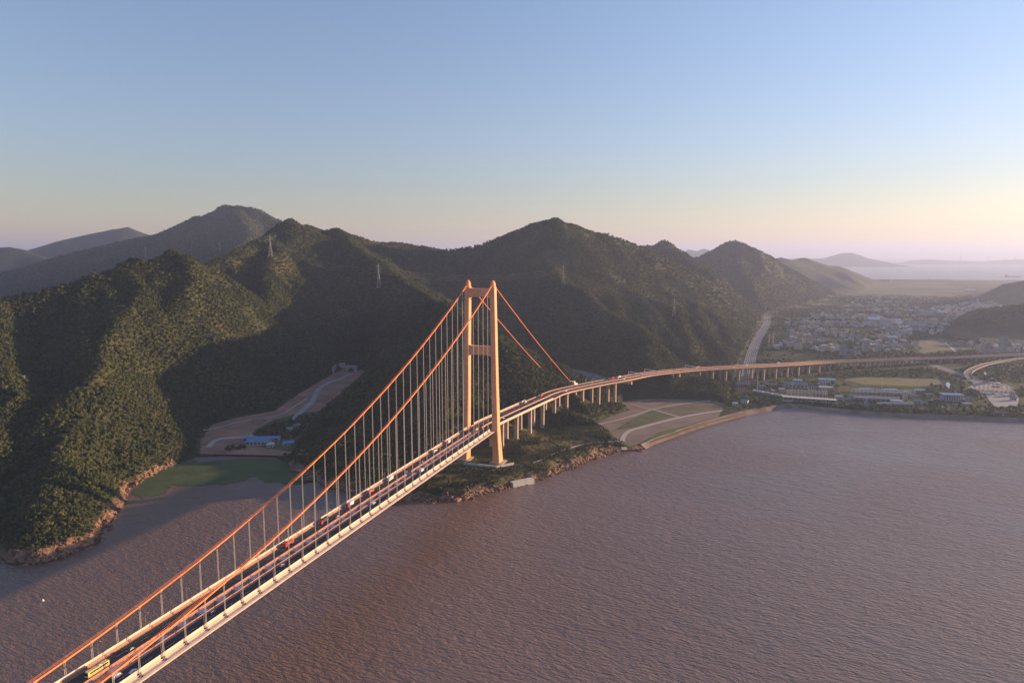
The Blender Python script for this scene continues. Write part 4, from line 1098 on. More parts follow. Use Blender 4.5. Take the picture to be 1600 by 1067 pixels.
for (ta, a, ha), (tb, c, hb_) in zip(PY[:-1], PY[1:]):
    d = (c - a).xy.normalized(); nn = Vector((d.y, -d.x, 0))
    b = MB()
    for z in (.66, .77, .88):
        for sx in (-1, 1):
            p0 = a + UP * (ha * z - 1.5) + nn * sx * 6; p1 = c + UP * (hb_ * z - 1.5) + nn * sx * 6
            pts = [p0.lerp(p1, k / 14) - UP * (22 * 4 * (k / 14) * (1 - k / 14)) for k in range(15)]
            b.path(pts, .07, 3)
    o = b.build('power_line', PYM); tag(o, 'thin sagging wires strung between the ridge pylons', 'power line', 'power wires', 'stuff')

# ------------------------------------------------------------------ flat sheets and roads on the ground
SOIL = mat('brown_mauve_soil', (0.20, 0.145, 0.115), 0.95, noise=0.22, nscale=0.03, bump=0.3, bscale=0.4, coord='Object')
SOIL2 = mat('red_brown_earth', (0.29, 0.165, 0.105), 0.95, noise=0.3, nscale=0.04, bump=0.8, bscale=0.15)
GRASS1 = mat('dull_green_crop', (0.085, 0.095, 0.040), 0.95, noise=0.3, nscale=0.05, bump=0.4, bscale=0.6)
GRASS2 = mat('fresh_green_crop', (0.095, 0.125, 0.038), 0.95, noise=0.2, nscale=0.05, bump=0.4, bscale=0.6)
PATHM = mat('pale_gravel_path', (0.42, 0.37, 0.33), 0.9, noise=0.12, nscale=0.2)
ROADM = mat('worn_grey_asphalt', (0.145, 0.140, 0.145), 0.85, noise=0.18, nscale=0.05)
CONCR = mat('grey_concrete_paving', (0.32, 0.30, 0.28), 0.85, noise=0.15, nscale=0.06)
def sheet(name, poly, z, m, label, parent=None):
    b = MB(); zz = z if callable(z) else (lambda x, y: z); n = len(poly)
    b.add([(x, y, zz(x, y)) for x, y in poly], [tuple(range(n))]); o = b.build(name, m, parent)
    if parent is None: tag(o, label, kind='structure')
    return o
def ccw(poly):
    a = sum(p[0] * q[1] - q[0] * p[1] for p, q in zip(poly, poly[1:] + poly[:1])); return poly if a > 0 else poly[::-1]
def strip(name, pts, w, m, label, z=None, lift=.3, parent=None, off=0.0, step=5.0, struct=True):
    P = smooth_line([(x, y, 0) for x, y in pts], step); F = line_frames(P); b = MB(); vs = []
    for o, r_, u_ in F:
        for k in (off - w / 2, off + w / 2):
            q = o + r_ * k; vs.append((q.x, q.y, (z if z is not None else max(hz(q.x, q.y), hz(o.x, o.y) - .5)) + lift))
    b.add(vs, [(2 * i, 2 * i + 1, 2 * i + 3, 2 * i + 2) for i in range(len(F) - 1)])
    o = b.build(name, m, parent)
    if parent is None: tag(o, label, kind='structure' if struct else None)
    return o
def ragged(poly, amp, seed):
    P = ccw(poly); out = []; r = random.Random(seed); ph = [r.uniform(0, 6.28) for _ in range(4)]; acc = 0.0
    for a, c in zip(P, P[1:] + P[:1]):
        L_ = math.hypot(c[0] - a[0], c[1] - a[1]); n = max(1, int(L_ / 3))
        nx, ny = (c[1] - a[1]) / L_, -(c[0] - a[0]) / L_
        for k in range(n):
            acc += L_ / n; o = amp * (.5 * math.sin(acc / 19 + ph[0]) + .3 * math.sin(acc / 7.3 + ph[1]) + .25 * math.sin(acc / 3.7 + ph[2]) + .2 * r.uniform(-1, 1))
            out.append((a[0] + (c[0] - a[0]) * k / n + nx * o, a[1] + (c[1] - a[1]) * k / n + ny * o))
    return out
g4 = lambda *ps: [gz(u, v, 4.0) for u, v in ps]
sheet('field', ccw([(x, y) for x, y in FIELD]), 4.12, SOIL, 'brown reclaimed ground beside the shore')
sheet('field', ccw(g4((985, 656), (1012, 644), (1024, 640), (1055, 651), (1020, 660), (985, 669), (960, 672))), 4.24, GRASS1, 'dull green plot inside the brown reclaimed ground')
sheet('field', ccw(g4((1030, 638), (1112, 627), (1150, 638), (1105, 643), (1066, 650))), 4.24, mat('thin_green_fallow', (0.12, 0.105, 0.06), 0.95, noise=0.3, nscale=0.04), 'thin green fallow plot between the paths')
sheet('field', ccw(g4((1005, 690), (1030, 675), (1075, 664), (1120, 652), (1062, 676), (1020, 690))), 4.24, GRASS2, 'bright green grass strip along the shore')
strip('path', g4((928, 665), (970, 655), (1000, 646), (1020, 639.5), (1060, 632), (1112, 626)), 3.6, PATHM, 'pale path across the brown field', 4.0, .36)
strip('path', g4((985, 631), (1005, 637), (1020, 640), (1040, 646), (1062, 652)), 3.6, PATHM, 'pale path joining the two field roads', 4.0, .40)
strip('road', g4((976, 703), (973, 692), (974, 683), (983, 674), (1005, 667), (1062, 652.5), (1115, 643.5), (1178, 636)), 7.0, PATHM, 'pale shore road curving round the reclaimed field', 4.0, .44)
strip('path', g4((995, 628), (1017, 625)), 3.0, PATHM, 'short pale path under the viaduct', 4.0, .36)
strip('path', [(-130, 760), (-90, 770), (-50, 776), (-18, 770), (5, 778), (30, 800), (60, 838), (100, 872), (150, 893)], 2.6, PATHM, 'thin pale track below the tower along the slope', None, .5)
# highway below the mountain
HW = [gz(u, v, 5.0) for u, v in [(1166, 600), (1167, 594), (1168, 588), (1171, 568), (1176, 548), (1184, 530), (1194, 513), (1199, 502), (1198, 494)]]
for off, lab in ((-6.6, 'left'), (6.6, 'right')):
    o = strip('highway', HW, 11.5, ROADM, '%s carriageway of the grey highway below the mountain' % lab, None, .35, off=off)
    for k in (-5.2, 0, 5.2): strip('lane_marking', HW, .35 if k else .25, WHITE, None, None, .42, parent=o, off=off + k)
sheet('road', ccw([(x, y) for x, y in CUTTING]), 14.12, ROADM, 'shaded grey road surface in the cutting behind the viaduct')
# wide slip road, ramp and toll plaza at the right
SLIP = [gz(u, v, 5.0) for u, v in [(1400, 563), (1442, 567), (1480, 578), (1510, 588), (1535, 602), (1548, 612)]]
strip('road', SLIP, 26, ROADM, 'wide grey slip road running down to the toll plaza', 5.0, .14)
strip('lane_marking', SLIP, .5, WHITE, 'white centre line of the slip road', 5.0, .2)
PLAZA = [gz(u, v, 5.0) for u, v in [(1512, 606), (1522, 600), (1545, 598), (1580, 604), (1592, 622), (1590, 634), (1556, 637), (1545, 625), (1540, 616)]]
sheet('plaza', ccw(PLAZA), 5.26, CONCR, 'grey concrete toll plaza behind the shore bank')
# fields of the near plain
g5 = lambda *ps: [gz(u, v, 5.0) for u, v in ps]
sheet('field', ccw(g5((1318, 593), (1345, 589), (1466, 592), (1472, 600), (1440, 604), (1350, 601))), 5.12, mat('yellow_green_paddy', (0.115, 0.125, 0.042), 0.95, noise=0.15, nscale=0.03), 'yellow green field behind the long plant')
sheet('field', ccw(g5((1425, 540), (1440, 531), (1480, 529), (1500, 545), (1440, 552))), 5.12, GRASS1, 'dark green field beyond the far viaduct')
sheet('field', ccw(g5((1482, 531), (1545, 540), (1555, 548), (1505, 548))), 5.12, GRASS2, 'fresh green field beside the pale lane')
strip('path', g5((1476, 535), (1482, 540), (1496, 552)), 7, PATHM, 'pale straight lane across the far green field', 5.0, .3)
sheet('field', ccw(g5((1470, 633), (1540, 636), (1545, 642), (1475, 641))), 5.12, GRASS2, 'narrow green lawn in front of the blue fronted building')
POND = mat('pond_water', (0.05, 0.055, 0.06), 0.05, spec=0.8)
for pl, lab in (([(1478, 598), (1483, 597), (1485, 602), (1483, 607), (1479, 606)], 'small bright pond behind the blue fronted building'), ([(1486, 608), (1492, 609), (1494, 612), (1489, 612)], 'tiny bright pond next to the other pond'), ([(1536, 579), (1542, 582), (1545, 589), (1549, 588), (1566, 590), (1561, 593), (1564, 599), (1559, 598), (1553, 594), (1541, 590), (1538, 584)], 'bright winding creek above the toll plaza')):
    sheet('pond', ccw(g5(*pl)), 5.14, POND, lab)

# mud flat of the cove and earthworks of the valley
MUD = mat('green_mud_flat', (0.040, 0.082, 0.018), 0.75, base2=(0.080, 0.105, 0.035), noise=0.1, nscale=0.045, bump=0.5, bscale=0.25, detail=8)
MUDB = mat('grey_mud_bank', (0.16, 0.12, 0.10), 0.75, noise=0.2, nscale=0.03)
sheet('mudflat', ragged([gz(u, v, .2) for u, v in [(204, 764), (222, 778), (246, 776), (262, 768), (264, 758), (300, 757), (345, 758), (385, 752), (402, 745), (415, 752), (470, 757), (500, 752), (470, 730), (452, 712), (360, 709), (300, 713), (250, 737), (215, 757)]], 7, 3), .22, MUD, 'dark green mud flat filling the head of the cove')
sheet('mudflat', ccw([gz(u, v, .2) for u, v in [(300, 716), (360, 709), (455, 712), (455, 718), (380, 716), (310, 722)]]), .30, MUDB, 'grey bare mud bank at the edge of the cove')
zval = lambda dz: (lambda x, y: zv(x, y) + dz)
vg = lambda *ps: [_slope_ground(u, v, 4, 870, VAL_G) for u, v in ps]
sheet('earthworks', ccw(list(VALLEY)), zval(.12), SOIL2, 'red brown bare earth of the construction valley')
sheet('grass_plot', ccw(vg((398, 672), (430, 655), (470, 645), (500, 642), (482, 664), (462, 690), (455, 706), (415, 700), (385, 690))), zval(.24), GRASS1, 'dark green overgrown ground between the sheds')
strip('road', vg((549, 584), (532, 592), (508, 601), (495, 612), (489, 626), (480, 635), (468, 646), (455, 658)), 9, CONCR, 'pale new road winding down from the tunnel', None, .6)
strip('road', vg((318, 674), (345, 667), (375, 659), (410, 655), (440, 647), (462, 634), (480, 622)), 3.2, PATHM, 'thin pale track along the foot of the valley slope', None, .6)
strip('road', vg((326, 699), (334, 690), (350, 685), (380, 683), (395, 680)), 8, PATHM, 'pale site road by the cove', None, .5)

# ------------------------------------------------------------------ buildings
WALLS = [mat('wall_white', (0.56, 0.52, 0.48), .8, noise=.08, nscale=.3), mat('wall_grey', (0.36, 0.34, 0.32), .85, noise=.1, nscale=.3), mat('wall_cream', (0.55, 0.48, 0.38), .85, noise=.1, nscale=.3), mat('wall_pink', (0.46, 0.33, 0.29), .85, noise=.1, nscale=.3)]
ROOFS = [mat('roof_grey_tile', (0.17, 0.17, 0.19), .85, noise=.15, nscale=.5), mat('roof_red_tile', (0.30, 0.10, 0.075), .85, noise=.15, nscale=.5), mat('roof_blue_sheet', (0.13, 0.22, 0.40), .5, noise=.12, nscale=.2), mat('roof_white_sheet', (0.60, 0.58, 0.55), .6, noise=.06, nscale=.2), mat('roof_slate_blue', (0.235, 0.225, 0.225), .7, noise=.12, nscale=.3)]
WINM = mat('window_dark', (0.035, 0.045, 0.055), .2, spec=.5)
def gable(b, w, d, z0, h, over=.5, m=0):
    w2, d2 = w / 2 + over, d / 2 + over
    b.add([(-w2, -d2, z0), (w2, -d2, z0), (w2, d2, z0), (-w2, d2, z0), (-w2, 0, z0 + h), (w2, 0, z0 + h)], [(3, 2, 1, 0), (0, 1, 5, 4), (2, 3, 4, 5), (1, 2, 5), (3, 0, 4)], m)
def hip(b, w, d, z0, h, over=.5, m=0):
    w2, d2 = w / 2 + over, d / 2 + over; k = max(.1, w2 - d2)
    b.add([(-w2, -d2, z0), (w2, -d2, z0), (w2, d2, z0), (-w2, d2, z0), (-k, 0, z0 + h), (k, 0, z0 + h)], [(3, 2, 1, 0), (0, 1, 5, 4), (1, 2, 5), (2, 3, 4, 5), (3, 0, 4)], m)
def building(name, pos, dims, rz, wall, roof, kind, label, cat, floors=1, group=None, bays=5):
    w, d, h = dims; t = empty(name, pos, rz); tag(t, label, cat, group)
    b = MB(); b.box((0, 0, h / 2 - .5), (w, d, h + 1.0)); wl_ = b.build('wall', wall, t)
    b = MB()
    if kind == 'gable': gable(b, w, d, h + .02, d * .22)
    elif kind == 'hip': hip(b, w, d, h + .02, d * .24)
    elif kind == 'vault':
        n = 10; vs = []
        for x in (-w / 2 - .3, w / 2 + .3):
            for k in range(n + 1): a = math.pi * k / n; vs.append((x, -math.cos(a) * (d / 2 + .3), h + .02 + math.sin(a) * d * .16))
        b.add(vs, [(k, k + n + 1, k + n + 2, k + 1) for k in range(n)] + [tuple(range(n + 1)), tuple(range(2 * n + 1, n, -1))])
    else:
        b.box((0, 0, h + .17), (w + .3, d + .3, .3))
        for sx, sy, lx, ly in ((0, -1, w + .3, .25), (0, 1, w + .3, .25), (-1, 0, .25, d - .2), (1, 0, .25, d - .2)): b.box((sx * w / 2, sy * d / 2, h + .66), (lx, ly, .7))
    rf = b.build('roof', roof, t)
    fh = h / floors
    for f in range(floors):
        for k in range(bays):
            x = (k + .5) / bays * w - w / 2
            b = MB(); b.box((x, -d / 2 - .02, fh * (f + .55)), (w / bays * .62, .1, fh * .5)); b.build('window', WINM, wl_)
    b = MB(); b.box((w * .32, -d / 2 - .05, 1.15), (1.8, .14, 2.3)); b.build('door', DARK, wl_)
    return t
def line_building(u0, v0, u1, v1, z):
    a, c = gz(u0, v0, z), gz(u1, v1, z); L_ = math.hypot(c[0] - a[0], c[1] - a[1]); return ((a[0] + c[0]) / 2, (a[1] + c[1]) / 2, z), L_, math.atan2(c[1] - a[1], c[0] - a[0])

# long white building by the bay: two white decks with a glazed band between
P, L_, rz = line_building(1222, 627, 1307, 633, 5)
t = empty('waterfront_building', P, rz); tag(t, 'long low white waterfront building with two slabs and glazed band', 'building')
b = MB(); b.box((0, 6, 2), (L_ - 2, 11, 4)); b.build('wall', WALLS[1], t)
b = MB(); b.box((L_ * .22, 0.2, 3.9), (L_ * .56, 3.2, 1.0)); b.build('lower_slab', WALLS[0], t)
b = MB(); b.box((0, 5, 8.1), (L_, 13.5, 1.3)); b.build('roof_slab', WALLS[0], t)
b = MB(); b.box((0, 5.4, 5.9), (L_ - 1.5, 11.8, 2.9)); b.build('glazed_band', WINM, t)
for k in range(12):
    b = MB(); b.box((-L_ / 2 + 2 + k * (L_ - 4) / 11, -.8, 5.9), (.5, .5, 3.0)); b.build('mullion', WALLS[0], t)
b = MB(); b.box((L_ / 2 - .4, 4, 5.8), (.9, 12, 5.2)); b.build('end_wall', WALLS[0], t)
# white open frame standing behind it
a0, a1 = gz(1236, 624, 5), gz(1298, 626.5, 5); rz = math.atan2(a1[1] - a0[1], a1[0] - a0[0]); L_ = math.hypot(a1[0] - a0[0], a1[1] - a0[1])
t = empty('steel_frame', ((a0[0] + a1[0]) / 2, (a0[1] + a1[1]) / 2 + 14, 5), rz); tag(t, 'white open steel frame of posts and beams behind the waterfront building', 'frame')
for k in range(12):
    for y in (0, 9):
        b = MB(); b.box((-L_ / 2 + k * L_ / 11, y, 6.5), (.55, .55, 13)); b.build('post', WALLS[0], t)
    b = MB(); b.box((-L_ / 2 + k * L_ / 11, 4.5, 13.1), (.5, 9.6, .6)); b.build('cross_beam', WALLS[0], t)
for z in (9.6, 13.4):
    for y in (0, 9):
        b = MB(); b.box((0, y - .3, z), (L_ + 1, .35, .6)); b.build('long_beam', WALLS[0], t)
for k in range(2):
    b = MB(); b.box((L_ * .38 + k * 5, 2, 11), (.6, .6, 22)); b.build('mast', WALLS[0], t)
def bld(u0, v0, u1, v1, d, h, wall, roof, kind, label, cat='building', floors=1, bays=6, group=None, z=5.0, name='building', flip=0):
    P, L_, rz = line_building(u0, v0, u1, v1, z); n = Vector((-math.sin(rz), math.cos(rz)))
    return building(name, (P[0] + n.x * d / 2, P[1] + n.y * d / 2, z), (L_, d, h), rz, wall, roof, kind, label, cat, floors, group, bays)
W0, W1, W2, W3 = WALLS; R0, R1, R2, R3, R4 = ROOFS
bld(1226, 605, 1262, 606, 16, 6, W1, R4, 'gable', 'long grey warehouse with pale roof behind the white frame', 'warehouse')
bld(1280, 611, 1303, 612, 14, 7, W3, R3, 'flat', 'pinkish block with flat white roof beside the yellow frame', 'building', 2)
bld(1282, 602, 1297, 602, 12, 6, W0, R4, 'gable', 'small white house with slate roof behind the pinkish block', 'house', 2, 4)
bld(1280, 596, 1306, 597, 12, 4, W0, R3, 'gable', 'low white shed at the edge of the yellow green field', 'shed')
bld(1150, 604, 1172, 605, 14, 5, W1, R4, 'gable', 'blue grey roofed shed left of the red roofed hall', 'shed')
bld(1166, 600, 1184, 600, 20, 6, W3, R1, 'hip', 'red tiled hall beside the highway', 'hall', 1, 6)
bld(1150, 612, 1168, 612, 12, 4, W2, R1, 'gable', 'low red roofed house below the blue grey shed', 'house', 1, 5)
bld(1158, 630, 1168, 631, 9, 5, W0, R2, 'gable', 'small house with blue roof near the shore road', 'house', 1, 3)
bld(1146, 634, 1153, 634, 8, 4, W0, R3, 'gable', 'tiny white hut next to the field corner', 'hut', 1, 2)
for k in range(7):
    u = 1176 + k * 7.4; v = 613 + k * 1.35
    bld(u, v, u + 6.6, v + 1.1, 8, 3.4, W1, R3, 'gable' if k % 2 else 'flat', 'white roofed market shed, number %s of the row from the highway' % ('one', 'two', 'three', 'four', 'five', 'six', 'seven')[k], 'shed', 1, 3, 'row of white roofed sheds')
bld(1196, 603, 1214, 604, 9, 4, W1, R4, 'gable', 'grey shed behind the orange excavator', 'shed', 1, 4)
# excavator
OR = mat('orange_machine_paint', (.75, .30, .05), .45)
x, y = gz(1207, 612, 5); t = empty('excavator', (x, y, 5), .4, (1.6, 1.6, 1.6)); tag(t, 'orange excavator with white cab and raised boom', 'excavator')
for sx in (-1, 1):
    b = MB(); loft(b, [(-2.2, .3, .3, .2, .8), (-1.8, .3, .3, 0, 1), (1.8, .3, .3, 0, 1), (2.2, .3, .3, .2, .8)]); o = b.build('track', TYRE, t); o.location.x = sx * 1.2
b = MB(); loft(b, [(-2.4, 1.3, 1.2, 1.0, 2.2), (.6, 1.3, 1.3, 1.0, 2.0), (1.4, 1.2, 1.2, 1.0, 1.7)]); b.build('body', OR, t)
b = MB(); loft(b, [(-.2, .55, .5, 1.7, 3.1), (1.2, .55, .45, 1.7, 3.0)]); o = b.build('cab', WALLS[0], t); o.location.x = -.6
b = MB(); b.tube((.4, 1.2, 1.8), (.4, 3.6, 4.6), .28, .22, 6); b.build('boom', OR, t)
b = MB(); b.tube((.4, 3.6, 4.6), (.4, 5.6, 2.6), .2, .15, 6); b.build('arm', OR, t)
b = MB(); loft(b, [(5.2, .5, .5, 1.6, 2.4), (6.1, .5, .5, 2.0, 2.5)]); o = b.build('bucket', DARK, t)
# yellow scaffold frame
YF = mat('yellow_scaffold', (.55, .40, .10), .6)
P, L_, rz = line_building(1312, 613, 1329, 613, 5); t = empty('scaffold', P, rz); tag(t, 'yellow scaffold frame behind the plant', 'scaffold')
for k in range(7):
    for y in (0, 6):
        b = MB(); b.box((-L_ / 2 + k * L_ / 6, y, 5), (.4, .4, 10)); b.build('post', YF, t)
for z in (3.3, 6.6, 10):
    for y in (0, 6):
        b = MB(); b.box((0, y + .25, z), (L_, .3, .5)); b.build('ledger', YF, t)
# industrial plant: long pipe racks, tower block, sheds
for (u0, v0, u1, v1, h, lab) in ((1331, 617, 1430, 620, 10, 'rear'), (1335, 625, 1405, 628, 7, 'middle'), (1372, 634, 1428, 634.5, 4.5, 'front')):
    P, L_, rz = line_building(u0, v0, u1, v1, 5); t = empty('pipe_rack', P, rz); tag(t, '%s long pale pipe rack of the shore plant' % lab, 'pipe rack', 'pipe racks of the plant')
    n = int(L_ / 7)
    for k in range(n + 1):
        b = MB(); b.box((-L_ / 2 + k * L_ / n, 0, h / 2), (.6, .6, h)); b.box((-L_ / 2 + k * L_ / n, 5, h / 2), (.6, .6, h)); b.box((-L_ / 2 + k * L_ / n, 2.5, h - .5), (.5, 5, .5)); b.build('trestle', WALLS[0], t)
    for z in (h * .55, h):
        for y in (.3, 1.8, 3.3, 4.7):
            b = MB(); b.tube((-L_ / 2, y, z + .6), (L_ / 2, y, z + .6), .5, n=8); b.build('pipe', WALLS[0] if y < 3 else ROOFS[3], t)
    b = MB(); b.box((0, 7.5, h * .35), (L_ * .9, 3, h * .7)); b.build('service_wall', WALLS[1], t)
bld(1412.5, 626, 1418, 626.2, 8, 15, W0, R3, 'flat', 'pale square tower block at the end of the pipe racks', 'tower block', 4, 2)
bld(1392, 630, 1411, 631, 9, 4, W1, R3, 'vault', 'low building with curved white roof among the pipe racks', 'building')
bld(1328, 622, 1336, 622, 9, 4, W1, R2, 'flat', 'low hut with bright blue roof left of the blue tower', 'hut', 1, 3)
bld(1430, 613, 1446, 613.5, 9, 4, W1, R3, 'gable', 'white roofed shed at the right end of the plant', 'shed', 1, 4)
for k, (u, v) in enumerate([(1425, 622), (1432, 630), (1441, 633)]): bld(u, v, u + 9, v + .3, 8, 4, W1, R4, 'gable', ('grey shed beside the pale tower block', 'grey shed on the shore side of the plant', 'grey shed at the plant corner by the trees')[k], 'shed', 1, 3)
for u0, v0, u1, d, h, w_i, r_i, kd, lab in [
    (1186, 606, 1196, 9, 4, 0, 4, 'gable', 'small grey roofed house just right of the floodlit red hall'), (1218, 611, 1226, 9, 4, 0, 3, 'gable', 'white hut between the market sheds and the cream mast'),
    (1264, 609, 1278, 10, 5, 2, 0, 'gable', 'cream shed between the grey warehouse and the pinkish block'), (1304, 617, 1312, 9, 6, 3, 1, 'hip', 'pink walled house with red roof right of the white frame'),
    (1306, 623, 1318, 8, 4, 0, 3, 'flat', 'white flat hut beyond the end of the waterfront building'), (1318, 627, 1328, 8, 4, 1, 4, 'gable', 'grey hut between the waterfront building and the pipe racks'),
    (1345, 612, 1362, 8, 5, 0, 3, 'gable', 'white roofed shed behind the rear pipe rack, left one'), (1366, 612, 1374, 8, 5, 1, 4, 'gable', 'grey shed behind the rear pipe rack beside the yellow mast'), (1382, 613, 1402, 8, 5, 0, 3, 'gable', 'long white roofed shed behind the rear pipe rack, right one'),
    (1446, 620, 1458, 9, 5, 0, 4, 'gable', 'white walled house right of the plant among trees'), (1458, 627, 1468, 9, 5, 2, 1, 'gable', 'cream house with red roof left of the blue fronted building'), (1508, 626, 1518, 9, 5, 0, 0, 'gable', 'white house just right of the blue fronted building'), (1506, 634, 1520, 8, 3.5, 1, 3, 'flat', 'pale flat hut on the lawn near the toll plaza'), (1240, 598, 1254, 10, 5, 0, 3, 'gable', 'white roofed barn behind the grey warehouse')]:
    bld(u0, v0, u1, v0 + .3, d, h, WALLS[w_i], ROOFS[r_i], kd, lab, 'building', 1, 4)
# blue lattice tower
BLT = mat('blue_steel', (.10, .30, .52), .5)
x, y = gz(1352.5, 638, 5); t = empty('blue_tower', (x, y, 5)); tag(t, 'blue steel A shaped tower on the shore bank', 'tower')
for sx in (-1, 1):
    for sy in (-1, 1):
        b = MB(); b.tube((sx * 3.6, sy * 3, 0), (sx * .5, sy * .5, 17), .5, .35, 5); b.build('leg', BLT, t)
for z in (3.5, 7, 10.5, 14):
    w = 3.6 - 3.1 * z / 17; b = MB(); b.box((0, -w * .83, z), (2 * w, .4, .5)); b.box((0, w * .83, z), (2 * w, .4, .5)); b.box((-w, 0, z), (.4, 1.6 * w, .5)); b.box((w, 0, z), (.4, 1.6 * w, .5)); b.build('brace', BLT, t)
b = MB(); b.box((0, 0, 17.3), (3, 3, .6)); b.build('platform', BLT, t)
# blue fronted building with white columns
P, L_, rz = line_building(1473, 627, 1505, 628, 5); t = empty('pavilion', P, rz); tag(t, 'blue fronted building with white columns and flat canopy', 'building')
b = MB(); b.box((0, 8, 5), (L_ - 2, 12, 10)); b.build('wall', mat('pale_blue_wall', (.26, .34, .48), .7), t)
b = MB(); b.box((0, 6, 11.6), (L_ + 2, 18, 1.6)); b.build('canopy', mat('blue_canopy', (.13, .24, .45), .6), t)
for k in range(9):
    b = MB(); b.box((-L_ / 2 + 1 + k * (L_ - 2) / 8, -1.6, 5.4), (.8, .8, 10.8)); b.build('column', WALLS[0], t)
for k in range(8):
    b = MB(); b.box((-L_ / 2 + 1 + (k + .5) * (L_ - 2) / 8, 1.9, 5), (2.2, .2, 7)); b.build('window', WINM, t)
x, y = gz(1474, 640, 5); t = empty('water_tank', (x, y, 5)); tag(t, 'small round blue tank on the lawn by the shore', 'tank')
b = MB(); b.tube((0, 0, 0), (0, 0, 3.8), 2.4, n=16); b.build('shell', BLT, t, smooth=False); b = MB(); b.tube((0, 0, 3.8), (0, 0, 4.6), 2.5, .4, 16); b.build('lid', WALLS[0], t)
# low white house with dark windows behind the bank
bld(1552, 649, 1576, 649.5, 7, 4.2, W0, R1, 'gable', 'low white house with a row of dark windows behind the sea bank', 'house', 1, 5)
# toll plaza canopy with its arched roof
P, L_, rz = line_building(1519, 609, 1583, 613, 5); t = empty('toll_gate', P, rz); tag(t, 'toll gate with arched grey roof across the plaza', 'toll gate')
n = 16; vs = []
for y in (-6, 6):
    for z in (0, 1):
        for k in range(n + 1):
            x = -L_ / 2 + L_ * k / n; vs.append((x * (1 if z == 0 else 1), y, 7.5 + 7.5 * math.sin(math.pi * k / n) + z * 1.2))
m_ = n + 1; fs = []
for k in range(n):
    fs += [(k, k + m_, k + m_ + 1, k + 1), (2 * m_ + k + 1, 3 * m_ + k + 1, 3 * m_ + k, 2 * m_ + k), (m_ + k, 3 * m_ + k, 3 * m_ + k + 1, m_ + k + 1), (k + 1, 2 * m_ + k + 1, 2 * m_ + k, k)]
b = MB(); b.add(vs, fs); b.build('arched_roof', ROOFS[4], t)
for k in range(9):
    x = -L_ / 2 + L_ * (k + .5) / 9; hgt = 7.5 + 7.5 * math.sin(math.pi * (k + .5) / 9)
    for y in (-4, 4):
        b = MB(); b.tube((x, y, 0), (x, y, hgt), .5, n=6); b.build('column', WALLS[0], t)
    b = MB(); b.box((x, 0, 1.4), (1.8, 4, 2.8)); b.build('toll_booth', WALLS[0], t)
b = MB(); b.box((L_ * .05, -6.3, 9.6), (14, .3, 2.6)); b.build('name_board', mat('dull_red_board', (.4, .1, .12), .6), t)
bld(1579, 619, 1586, 619.3, 7, 6, W2, R0, 'hip', 'cream house at the right edge of the toll plaza', 'house', 2, 3)
bld(1581, 626, 1588, 626.2, 7, 5, W0, R0, 'gable', 'white house below the cream one by the plaza', 'house', 1, 3)
cc = [W_, RED, W_, SIL, BLK, W_, RED, SIL, W_, BLU, W_, SIL]
names = ['white', 'red', 'white', 'silver', 'black', 'white', 'red', 'silver', 'white', 'blue', 'white', 'silver']
for k in range(12):
    x, y = gz(1526 + k * 4.3, 614.5 + (k * 37 % 11) * .5, 5); t = car(cc[k]); t.location = (x, y, 5.28); t.rotation_euler = (0, 0, rz + math.pi / 2); tag(t, '%s car queueing at the toll gate, %s from the slip road side' % (names[k], ('first', 'second', 'third', 'fourth', 'fifth', 'sixth', 'seventh', 'eighth', 'ninth', 'tenth', 'eleventh', 'twelfth')[k]), 'car', 'cars at the toll gate')
# light masts
for u, v, H_, lab in ((1377.5, 612, 26, 'tall yellow floodlight mast behind the pipe racks'), (1183, 609, 26, 'tall white floodlight mast by the red tiled hall'), (1582, 617, 14, 'lamp mast at the right end of the toll plaza'), (1237, 617, 20, 'cream mast at the left end of the white frame')):
    x, y = gz(u, v, 5); t = empty('floodlight_mast', (x, y, 5)); tag(t, lab, 'mast')
    b = MB(); b.tube((0, 0, 0), (0, 0, H_), .4, .22, 7); b.build('pole', YF if 'yellow' in lab else WALLS[0], t)
    b = MB(); b.box((0, 0, H_ + .3), (3.2, .6, .7)); b.build('lamp_bar', WALLS[0], t)

# sheds and huts in the construction valley
def vbld(u0, v0, u1, v1, d, h, wall, roof, kind, label, cat='shed', bays=6):
    a, c = _slope_ground(u0, v0, 4, 870, VAL_G), _slope_ground(u1, v1, 4, 870, VAL_G); rz = math.atan2(c[1] - a[1], c[0] - a[0]); x, y = (a[0] + c[0]) / 2, (a[1] + c[1]) / 2
    building('site_shed', (x, y + d / 2, zv(x, y + d / 2) + .1), (math.hypot(c[0] - a[0], c[1] - a[1]), d, h), rz, wall, roof, kind, label, cat, 1, None, bays)
vbld(384, 696, 420, 696, 14, 4.5, W1, R2, 'gable', 'long blue roofed site shed beside the cove, the largest one')
vbld(378, 690, 436, 689, 9, 4, W1, R2, 'gable', 'second blue roofed site shed right behind the largest one')
vbld(440, 699, 456, 696, 10, 4, W1, R2, 'gable', 'small tilted blue roofed shed at the end of the cove')
vbld(416, 699, 426, 699, 8, 3.5, W0, R3, 'flat', 'white site cabin in front of the blue sheds')
vbld(446, 676, 456, 675, 9, 5, W0, R0, 'gable', 'white walled hut among the dark trees of the valley')
vbld(458, 671, 466, 669, 8, 5, W1, R0, 'gable', 'grey hut highest among the valley trees')
vbld(395, 660, 416, 658, 6, 3, W1, R4, 'flat', 'long grey container row beside the valley track', 'containers')
